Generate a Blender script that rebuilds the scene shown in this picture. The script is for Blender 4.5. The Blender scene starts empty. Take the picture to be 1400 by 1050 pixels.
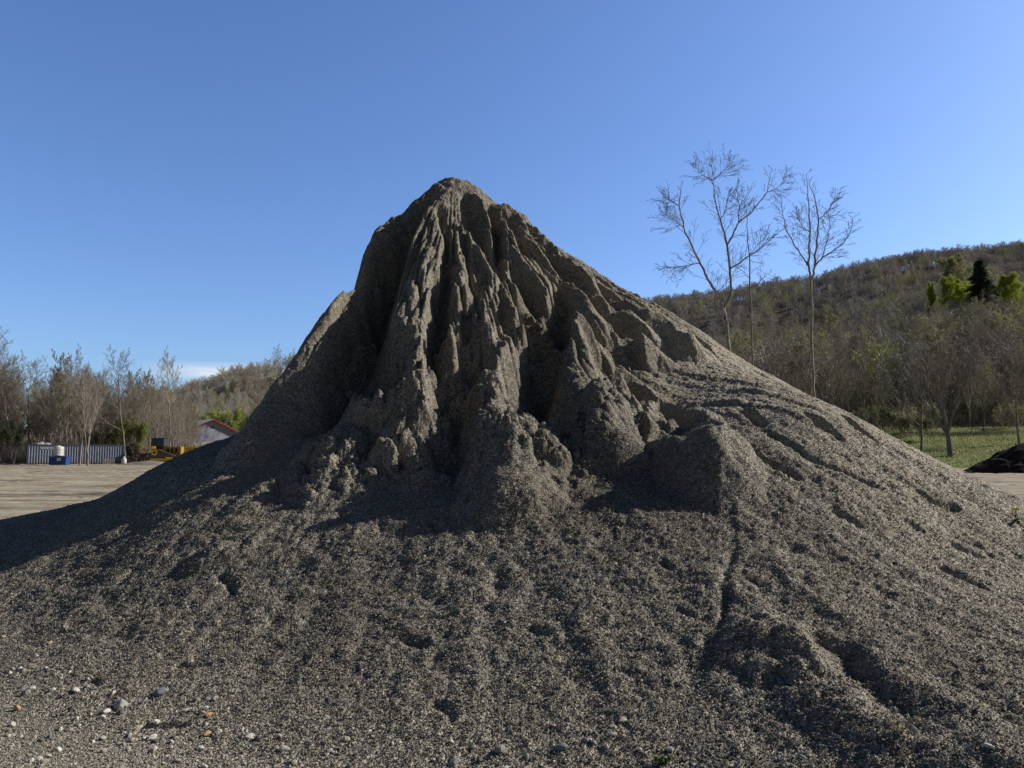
import bpy, bmesh, math, random
from mathutils import Vector, Matrix, Euler, noise as mnoise
import numpy as np
sc=bpy.context.scene
COL=sc.collection
SUN_A=30.; SUN_E=36.; SUN_S=4.2
SKY_AIR=1.0; SKY_DUST=.6; SKY_OZ=2.0; SKY_S=.11; SKY_TINT=(1.,1.,1.)
SUN_A=17.; SUN_E=30.5; SUN_S=5.
SKY_AIR=1.0; SKY_DUST=1.2; SKY_OZ=2.2; SKY_S=.115; SKY_TINT=(.90,1.12,1.52)
# ---------------------------------------------------------------- helpers
def vnoise(x,y,seed):
    rs=np.random.RandomState(seed); T=rs.rand(256,256).astype(np.float32)
    xi=np.floor(x).astype(np.int64); yi=np.floor(y).astype(np.int64)
    fx=(x-xi); fy=(y-yi); fx=fx*fx*(3-2*fx); fy=fy*fy*(3-2*fy)
    a=T[yi&255,xi&255]; b=T[yi&255,(xi+1)&255]; c=T[(yi+1)&255,xi&255]; d=T[(yi+1)&255,(xi+1)&255]
    return (a+(b-a)*fx)*(1-fy)+(c+(d-c)*fx)*fy
def fbm(x,y,seed,octs=4,gain=.5):
    s=0;a=1;n=0
    for o in range(octs):
        s=s+a*vnoise(x*2**o+17.3*o,y*2**o-9.1*o,seed+o); n+=a; a*=gain
    return s/n
def worley(x,y,seed):
    rs=np.random.RandomState(seed); T=rs.rand(256,256,3).astype(np.float32)
    xi=np.floor(x).astype(np.int64); yi=np.floor(y).astype(np.int64)
    best=np.full(x.shape,9.); idv=np.zeros(x.shape)
    for j in(-1,0,1):
        for i in(-1,0,1):
            t=T[(yi+j)&255,(xi+i)&255]; d=(xi+i+t[...,0]-x)**2+(yi+j+t[...,1]-y)**2
            m=d<best; best=np.where(m,d,best); idv=np.where(m,t[...,2],idv)
    return np.sqrt(best),idv
def link(o,parent=None):
    COL.objects.link(o)
    if parent is not None: o.parent=parent
    return o
def tag(o,label=None,cat=None,group=None,kind=None):
    if label: o['label']=label
    if cat: o['category']=cat
    if group: o['group']=group
    if kind: o['kind']=kind
    return o
def np_mesh(name,verts,faces,mat=None,smooth=False):
    """verts (n,3); faces (m,k) int array with constant k, or list of such arrays"""
    me=bpy.data.meshes.new(name)
    if not isinstance(faces,list): faces=[faces]
    faces=[np.asarray(f,dtype=np.int32) for f in faces if len(f)]
    nl=sum(f.size for f in faces); nf=sum(len(f) for f in faces)
    me.vertices.add(len(verts)); me.vertices.foreach_set('co',np.asarray(verts,dtype=np.float32).ravel())
    me.loops.add(nl); me.loops.foreach_set('vertex_index',np.concatenate([f.ravel() for f in faces]))
    me.polygons.add(nf)
    tot=np.concatenate([np.full(len(f),f.shape[1],dtype=np.int32) for f in faces]); st=np.r_[0,np.cumsum(tot)[:-1]].astype(np.int32)
    me.polygons.foreach_set('loop_start',st); me.polygons.foreach_set('loop_total',tot)
    if smooth: me.polygons.foreach_set('use_smooth',np.ones(nf,dtype=bool))
    me.update(calc_edges=True)
    if mat is not None: me.materials.append(mat)
    return me
def grid_mesh(name,X,Y,Z,mat,smooth=False):
    h,w=X.shape; i=np.arange(h*w).reshape(h,w)
    f=np.stack([i[:-1,:-1],i[:-1,1:],i[1:,1:],i[1:,:-1]],-1).reshape(-1,4)
    return np_mesh(name,np.stack([X,Y,Z],-1).reshape(-1,3),f,mat,smooth)
def set_attr(me,name,arr):
    a=me.attributes.new(name,'FLOAT','POINT'); a.data.foreach_set('value',np.asarray(arr,dtype=np.float32).ravel())

# node helpers
class NT:
    def __init__(s,name,rough=.9,spec=.2):
        s.m=bpy.data.materials.new(name); s.m.use_nodes=True; s.t=s.m.node_tree; s.N=s.t.nodes; s.L=s.t.links
        s.b=s.N['Principled BSDF']; s.b.inputs['Roughness'].default_value=rough; s.b.inputs['Specular IOR Level'].default_value=spec
        s._co=None
    def n(s,typ,**kw):
        o=s.N.new(typ)
        for k,v in kw.items(): setattr(o,k,v)
        return o
    def put(s,sock,v):
        if isinstance(v,bpy.types.NodeSocket): s.L.new(v,sock)
        elif isinstance(v,(tuple,list)): sock.default_value=tuple(v)+(1,) if len(v)==3 and sock.type=='RGBA' else v
        else: sock.default_value=v
    def co(s,kind='Object'):
        if s._co is None: s._co=s.n('ShaderNodeTexCoord')
        return s._co.outputs[kind]
    def mapping(s,scale,co=None,rot=(0,0,0)):
        m=s.n('ShaderNodeMapping'); s.L.new(co or s.co(),m.inputs['Vector']); m.inputs['Scale'].default_value=scale; m.inputs['Rotation'].default_value=rot; return m.outputs[0]
    def noise(s,scale,detail=3,rough=.55,co=None):
        o=s.n('ShaderNodeTexNoise'); s.L.new(co or s.co(),o.inputs['Vector']); o.inputs['Scale'].default_value=scale; o.inputs['Detail'].default_value=detail; o.inputs['Roughness'].default_value=rough; return o.outputs['Fac']
    def voro(s,scale,feature='F1',co=None,out='Distance'):
        o=s.n('ShaderNodeTexVoronoi',feature=feature); s.L.new(co or s.co(),o.inputs['Vector']); o.inputs['Scale'].default_value=scale
        return o.outputs[out]
    def math(s,op,a,b=0.,c=0.,clamp=False):
        o=s.n('ShaderNodeMath',operation=op,use_clamp=clamp); s.put(o.inputs[0],a); s.put(o.inputs[1],b); s.put(o.inputs[2],c); return o.outputs[0]
    def mix(s,f,a,b,blend='MIX'):
        o=s.n('ShaderNodeMix',data_type='RGBA',blend_type=blend); s.put(o.inputs[0],f); s.put(o.inputs[6],a); s.put(o.inputs[7],b); return o.outputs[2]
    def ramp(s,f,stops,interp='LINEAR'):
        o=s.n('ShaderNodeValToRGB'); s.put(o.inputs[0],f); e=o.color_ramp.elements; o.color_ramp.interpolation=interp
        while len(e)<len(stops): e.new(.5)
        for k,(p_,c_) in zip(e,stops):
            k.position=p_; k.color=(c_,c_,c_,1) if not isinstance(c_,(tuple,list)) else tuple(c_)+(1,)
        return o.outputs[0]
    def sep(s,v,i=0):
        o=s.n('ShaderNodeSeparateXYZ'); s.L.new(v,o.inputs[0]); return o.outputs[i]
    def bump(s,h,dist,strength=1,normal=None):
        o=s.n('ShaderNodeBump'); s.put(o.inputs['Height'],h); o.inputs['Distance'].default_value=dist; o.inputs['Strength'].default_value=strength
        if normal is not None: s.L.new(normal,o.inputs['Normal'])
        return o.outputs[0]
    def attr(s,name,out='Fac'):
        o=s.n('ShaderNodeAttribute',attribute_name=name); return o.outputs[out]
    def objrand(s): return s.n('ShaderNodeObjectInfo').outputs['Random']
    def finish(s,col,normal=None,rough=None):
        s.put(s.b.inputs['Base Color'],col)
        if normal is not None: s.L.new(normal,s.b.inputs['Normal'])
        if rough is not None: s.put(s.b.inputs['Roughness'],rough)
        return s.m
# ---------------------------------------------------------------- camera, sky, sun
CAMZ=1.6; PITCH=math.radians(5.05)
cam_d=bpy.data.cameras.new('camera'); cam=bpy.data.objects.new('camera',cam_d); link(cam)
cam.location=(0,0,CAMZ); cam.rotation_euler=(math.radians(90)+PITCH,0,0)
cam_d.sensor_width=36; cam_d.lens=1052/1400*36; cam_d.clip_start=.1; cam_d.clip_end=6000
sc.camera=cam
sc.render.resolution_x=1024; sc.render.resolution_y=768
sc.view_settings.view_transform='Standard'; sc.view_settings.look='None'; sc.view_settings.exposure=0
SUN_AZ=math.radians(SUN_A); SUN_EL=math.radians(SUN_E)   # azimuth counter-clockwise from +x
sd=Vector((math.cos(SUN_EL)*math.cos(SUN_AZ),math.cos(SUN_EL)*math.sin(SUN_AZ),math.sin(SUN_EL)))
sl=bpy.data.lights.new('sun','SUN'); sl.energy=SUN_S; sl.angle=math.radians(.5); sl.color=(1,.93,.82)
so=bpy.data.objects.new('sun',sl); link(so); so.rotation_euler=sd.to_track_quat('Z','Y').to_euler(); so.location=(40,30,60)
w=bpy.data.worlds.new('World'); sc.world=w; w.use_nodes=True
nt=w.node_tree; bg=nt.nodes['Background']
sky=nt.nodes.new('ShaderNodeTexSky'); sky.sky_type='NISHITA'; sky.sun_disc=False
sky.sun_elevation=SUN_EL; sky.sun_rotation=math.radians(90)-SUN_AZ
sky.altitude=200; sky.air_density=SKY_AIR; sky.dust_density=SKY_DUST; sky.ozone_density=SKY_OZ
# thin low cloud bank, in real sky directions
tc=nt.nodes.new('ShaderNodeTexCoord'); sp_=nt.nodes.new('ShaderNodeSeparateXYZ'); nt.links.new(tc.outputs['Generated'],sp_.inputs[0])
def wm(op,a,b=0.,c=0.,clamp=False):
    o=nt.nodes.new('ShaderNodeMath'); o.operation=op; o.use_clamp=clamp
    for k,v in enumerate((a,b,c)):
        if isinstance(v,bpy.types.NodeSocket): nt.links.new(v,o.inputs[k])
        else: o.inputs[k].default_value=v
    return o.outputs[0]
mp=nt.nodes.new('ShaderNodeMapping'); nt.links.new(tc.outputs['Generated'],mp.inputs[0]); mp.inputs['Scale'].default_value=(3,3,42)
nz=nt.nodes.new('ShaderNodeTexNoise'); nt.links.new(mp.outputs[0],nz.inputs['Vector']); nz.inputs['Scale'].default_value=1.6; nz.inputs['Detail'].default_value=6; nz.inputs['Roughness'].default_value=.6
zz=sp_.outputs[2]
def bell(v,c,wd):
    d=wm('DIVIDE',wm('SUBTRACT',v,c),wd); return wm('SUBTRACT',1.,wm('MULTIPLY',d,d),clamp=True)
xx=sp_.outputs[0]
band=wm('MULTIPLY',bell(zz,.097,.013),bell(xx,-.32,.12))
band2=wm('MULTIPLY',bell(zz,.155,.006),bell(xx,-.5,.1))
cl=wm('MULTIPLY',wm('MULTIPLY',wm('SUBTRACT',nz.outputs['Fac'],.36,clamp=True),3.2),band,clamp=True)
mxs=nt.nodes.new('ShaderNodeMix'); mxs.data_type='RGBA'; mxs.blend_type='MULTIPLY'; mxs.inputs[0].default_value=1
nt.links.new(sky.outputs[0],mxs.inputs[6]); mxs.inputs[7].default_value=SKY_TINT+(1,)
# unseen sky overhead and behind the camera dimmed to cut fill and deepen shadows
def sstep(v,a,b):
    t=wm('DIVIDE',wm('SUBTRACT',v,a),b-a,clamp=True); return wm('MULTIPLY',wm('MULTIPLY',t,t),wm('SUBTRACT',3.,wm('MULTIPLY',t,2.)))
yc=sp_.outputs[1]
sky_dim=wm('MAXIMUM',sstep(zz,.60,.80),wm('SUBTRACT',1.,sstep(yc,.02,.42)))
mxd=nt.nodes.new('ShaderNodeMix'); mxd.data_type='RGBA'; mxd.blend_type='MULTIPLY'; nt.links.new(sky_dim,mxd.inputs[0]); nt.links.new(mxs.outputs[2],mxd.inputs[6]); mxd.inputs[7].default_value=(.27,.24,.20,1)
mxc=nt.nodes.new('ShaderNodeMix'); mxc.data_type='RGBA'; nt.links.new(cl,mxc.inputs[0]); nt.links.new(mxd.outputs[2],mxc.inputs[6]); mxc.inputs[7].default_value=(7.5,7.8,8.2,1)
nt.links.new(mxc.outputs[2],bg.inputs['Color']); bg.inputs['Strength'].default_value=SKY_S
# ---- pile height function (shared by dev tools; pasted into scene.py) ----
PX,PY,PZ=-1.02,13.0,6.40
AZT=np.array([[0,.83,4.0,.50,.2],[45,1.0,3.6,.6,.2],[90,1.25,3.4,.62,.2],[135,1.35,2.9,.62,.15],[170,1.40,2.75,.52,.35],
[190,1.55,2.6,.52,.35],[215,1.60,2.75,.50,.33],[240,1.30,3.4,.44,.25],[262,1.04,4.8,.36,.12],[285,1.05,4.6,.36,.12],[305,.98,4.4,.42,.12],[325,.91,3.2,.57,.15],[345,.80,4.2,.53,.2]])
def softplus(x,k): return k*np.logaddexp(0,x/k)
_az=np.r_[AZT[-1,0]-360,AZT[:,0],360,AZT[1,0]+360]
_tab=[]
for c in range(1,5):
    v=np.r_[AZT[-1,c],AZT[:,c],AZT[0,c],AZT[1,c]]
    g=np.arange(0,361); _tab.append(sum(np.interp((g+o)%360,_az,v) for o in (-10,-5,0,5,10))/5)
def base(x,y):
    dx,dy=x-PX,y-PY
    r=np.hypot(dx,dy); az=np.degrees(np.arctan2(dy,dx))%360
    s1,r1,s2,kk=[np.interp(az,np.arange(0,361),t) for t in _tab]
    rr=np.sqrt(r*r+.62**2)-.62
    z=PZ-s1*rr+(s1-s2)*softplus(rr-r1,.25)
    return softplus(z,kk)
GX0,GY0,GS,NX,NY=-14.,0.,1.,30,26
def bw(t): return ((1-t)**3/6,(3*t**3-6*t**2+4)/6,(-3*t**3+3*t**2+3*t+1)/6,t**3/6)
def grid_eval(C,x,y):
    gx=(x-GX0)/GS; gy=(y-GY0)/GS
    ix=np.clip(np.floor(gx).astype(int),1,NX-3); iy=np.clip(np.floor(gy).astype(int),1,NY-3)
    wx=bw(gx-ix); wy=bw(gy-iy); z=0
    for a in range(4):
        for b in range(4): z=z+C[iy+b-1,ix+a-1]*wx[a]*wy[b]
    return z
def smooth(x,y,C): return softplus(base(x,y)+grid_eval(C,x,y),.03)
def stroke_fields(x,y,strokes,wx=None,wy=None):
    """x,y 2-D arrays of a rectangular grid (or any arrays). returns ridge, cut, clump"""
    if wx is None: wx,wy=x,y
    R=np.zeros(x.shape); G=np.zeros(x.shape); K=np.zeros(x.shape)
    grid = x.ndim==2 and x.shape[0]>4
    if grid: xs=x[0]; ys=y[:,0]
    for kind,pts in strokes:
        for (x0,y0,h0,w0),(x1,y1,h1,w1) in zip(pts[:-1],pts[1:]):
            m=1.3*max(w0,w1)+.12
            if grid:
                a,b=np.searchsorted(xs,[min(x0,x1)-m,max(x0,x1)+m]); c,d=np.searchsorted(ys,[min(y0,y1)-m,max(y0,y1)+m])
                if b<=a or d<=c: continue
                S=(slice(c,d),slice(a,b))
            else: S=(Ellipsis,)
            X,Y=wx[S],wy[S]; ex,ey=x1-x0,y1-y0; l2=ex*ex+ey*ey+1e-9
            t=np.clip(((X-x0)*ex+(Y-y0)*ey)/l2,0,1)
            d=np.hypot(X-x0-t*ex,Y-y0-t*ey); w=w0+(w1-w0)*t; h=h0+(h1-h0)*t
            q=np.clip(d/w,0,1.3)
            if kind=='R': v=h*np.clip(1.12-np.sqrt(q*q*1.05+.035),0,1); R[S]=np.maximum(R[S],v)
            elif kind=='G': v=h*np.clip(1-q*q,0,1)**1.3; G[S]=np.maximum(G[S],v)
            else: v=h*np.clip(1-q**2,0,1); K[S]=np.maximum(K[S],v)
    return R,G,K
PILE_C="""0 0 0.001 0.002 0.004 0.008 0.013 0.024 0.04 0.059 0.068 0.043 -0.013 -0.088 -0.205 -0.238 0.035 0.078 -0.006 0.032 0.03 -0.009 -0.039 -0.051 -0.049 -0.04 -0.028 -0.016 -0.006 0
0 0 0.001 0.001 0.002 0.004 0.007 0.013 0.02 0.026 0.019 -0.009 -0.055 -0.103 -0.139 -0.103 0.041 0.11 0.109 0.121 0.112 0.078 0.042 0.015 -0.002 -0.009 -0.011 -0.01 -0.008 -0.006
0 0 0 0 -0.001 -0.003 -0.004 -0.004 -0.002 -0.003 -0.016 -0.049 -0.093 -0.121 -0.12 -0.047 0.119 0.201 0.21 0.229 0.213 0.168 0.118 0.076 0.043 0.021 0.006 -0.004 -0.01 -0.015
-0 0 0 -0.001 -0.005 -0.011 -0.02 -0.028 -0.033 -0.039 -0.054 -0.091 -0.138 -0.139 -0.097 0.016 0.235 0.314 0.307 0.344 0.317 0.256 0.195 0.14 0.092 0.054 0.025 0.005 -0.01 -0.025
-0.001 0.001 0.002 -0 -0.007 -0.02 -0.04 -0.062 -0.081 -0.101 -0.12 -0.151 -0.206 -0.16 -0.05 0.07 0.272 0.352 0.33 0.385 0.363 0.314 0.267 0.211 0.15 0.094 0.049 0.016 -0.009 -0.033
-0.003 0.002 0.006 0.005 -0.003 -0.023 -0.057 -0.099 -0.14 -0.195 -0.243 -0.23 -0.285 -0.235 -0.077 0.061 0.215 0.23 0.114 0.19 0.271 0.322 0.337 0.295 0.219 0.141 0.077 0.03 -0.005 -0.036
-0.005 0.006 0.015 0.019 0.013 -0.009 -0.053 -0.111 -0.168 -0.256 -0.353 -0.301 -0.313 -0.283 -0.09 0.048 0.178 0.106 -0.076 0.008 0.173 0.336 0.43 0.395 0.292 0.186 0.102 0.043 0.001 -0.034
-0.006 0.013 0.029 0.042 0.045 0.028 -0.015 -0.075 -0.141 -0.233 -0.299 -0.147 -0.084 -0.066 0.1 0.097 0.299 0.314 0.084 0.01 0.14 0.37 0.536 0.481 0.338 0.206 0.11 0.047 0.005 -0.028
-0.005 0.022 0.048 0.072 0.087 0.077 0.029 -0.047 -0.14 -0.276 -0.265 0.053 -0.136 -0.325 -0.241 -0.159 0.268 0.467 0.209 -0.011 0.057 0.311 0.512 0.439 0.29 0.17 0.089 0.037 0.003 -0.022
-0.001 0.033 0.068 0.104 0.13 0.124 0.056 -0.066 -0.195 -0.205 -0.044 0.11 -0.489 -0.551 -0.694 -0.625 -0.149 0.228 0.154 -0.084 -0.111 0.063 0.162 0.156 0.115 0.072 0.037 0.013 -0.004 -0.018
0.004 0.042 0.084 0.129 0.165 0.161 0.069 -0.127 -0.332 -0.096 0.016 -0.447 -1.039 -0.432 -0.749 -0.721 -0.368 -0.056 -0.054 -0.178 -0.194 -0.106 -0.17 -0.133 -0.07 -0.034 -0.018 -0.012 -0.012 -0.014
0.011 0.048 0.092 0.141 0.187 0.198 0.106 -0.137 -0.321 0.012 -0.026 -0.72 -1.414 -0.478 -0.868 -0.869 -0.467 -0.152 -0.153 -0.203 -0.193 -0.171 -0.241 -0.218 -0.148 -0.089 -0.051 -0.028 -0.015 -0.006
0.015 0.046 0.083 0.127 0.17 0.188 0.108 -0.16 -0.398 -0.392 -0.502 -0.721 -1.252 -0.483 -0.69 -0.502 -0.238 0.034 0.011 -0.078 -0.121 -0.147 -0.192 -0.186 -0.142 -0.094 -0.057 -0.03 -0.012 0.002
0.011 0.034 0.059 0.081 0.089 0.057 -0.061 -0.307 -0.611 -0.928 -1.265 -1.041 -0.715 0.096 -0.24 -0.161 -0.087 0.071 0.071 0.006 -0.049 -0.089 -0.122 -0.126 -0.104 -0.074 -0.046 -0.024 -0.007 0.009
0.005 0.02 0.03 0.029 0.001 -0.077 -0.216 -0.391 -0.621 -0.882 -1.058 -0.911 -0.779 -0.132 -0.326 -0.393 -0.242 -0.063 0.012 0.012 -0.013 -0.041 -0.064 -0.071 -0.063 -0.047 -0.03 -0.015 -0.002 0.011
0.003 0.009 0.009 -0.004 -0.042 -0.116 -0.221 -0.33 -0.452 -0.559 -0.577 -0.557 -0.628 -0.31 -0.666 -0.683 -0.43 -0.199 -0.066 -0.014 -0.005 -0.014 -0.026 -0.033 -0.031 -0.024 -0.015 -0.007 0.002 0.01
0.005 0.005 0 -0.014 -0.044 -0.094 -0.155 -0.214 -0.267 -0.299 -0.295 -0.297 -0.323 -0.256 -0.5 -0.554 -0.405 -0.227 -0.1 -0.032 -0.006 -0.001 -0.005 -0.009 -0.01 -0.009 -0.005 -0.001 0.003 0.008
0.007 0.004 -0.001 -0.011 -0.029 -0.056 -0.085 -0.11 -0.126 -0.13 -0.124 -0.128 -0.151 -0.176 -0.307 -0.357 -0.289 -0.182 -0.091 -0.033 -0.005 0.005 0.005 0.003 0.001 0 0.001 0.002 0.003 0.005
0.007 0.004 0.001 -0.004 -0.012 -0.023 -0.033 -0.039 -0.039 -0.034 -0.028 -0.032 -0.053 -0.091 -0.163 -0.198 -0.173 -0.117 -0.062 -0.022 -0.001 0.008 0.009 0.007 0.005 0.004 0.003 0.003 0.003 0.002
0.005 0.004 0.003 0.002 -0 -0.002 -0.003 -0 0.006 0.013 0.018 0.015 -0.001 -0.03 -0.07 -0.093 -0.087 -0.061 -0.032 -0.01 0.004 0.009 0.01 0.009 0.007 0.005 0.003 0.002 0.002 0.001
0.003 0.003 0.004 0.005 0.006 0.008 0.011 0.016 0.023 0.03 0.034 0.032 0.022 0.004 -0.018 -0.033 -0.034 -0.024 -0.011 0 0.007 0.009 0.009 0.008 0.006 0.004 0.003 0.002 0.001 -0
0.001 0.002 0.004 0.005 0.008 0.01 0.014 0.02 0.025 0.031 0.034 0.034 0.028 0.018 0.006 -0.003 -0.006 -0.003 0.001 0.006 0.008 0.008 0.008 0.006 0.005 0.003 0.002 0.001 0 -0.001
-0 0.001 0.003 0.004 0.006 0.009 0.012 0.016 0.021 0.025 0.027 0.028 0.025 0.02 0.014 0.008 0.006 0.006 0.006 0.007 0.007 0.007 0.006 0.004 0.003 0.002 0.001 0.001 0 -0.001
-0 0.001 0.002 0.003 0.004 0.006 0.008 0.011 0.014 0.016 0.018 0.019 0.018 0.016 0.013 0.011 0.009 0.008 0.007 0.007 0.006 0.005 0.004 0.002 0.002 0.001 0.001 0 -0 -0
-0 0 0.001 0.001 0.002 0.002 0.004 0.005 0.006 0.008 0.009 0.01 0.011 0.011 0.01 0.009 0.008 0.007 0.006 0.005 0.004 0.002 0.001 0.001 0 -0 -0 -0 -0 -0
0 -0 -0.001 -0.001 -0.001 -0.001 -0.001 -0.001 -0.001 -0.001 0 0.002 0.003 0.005 0.006 0.007 0.007 0.006 0.005 0.003 0.001 -0 -0.001 -0.001 -0.001 -0.001 -0.001 -0 -0 0"""
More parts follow.
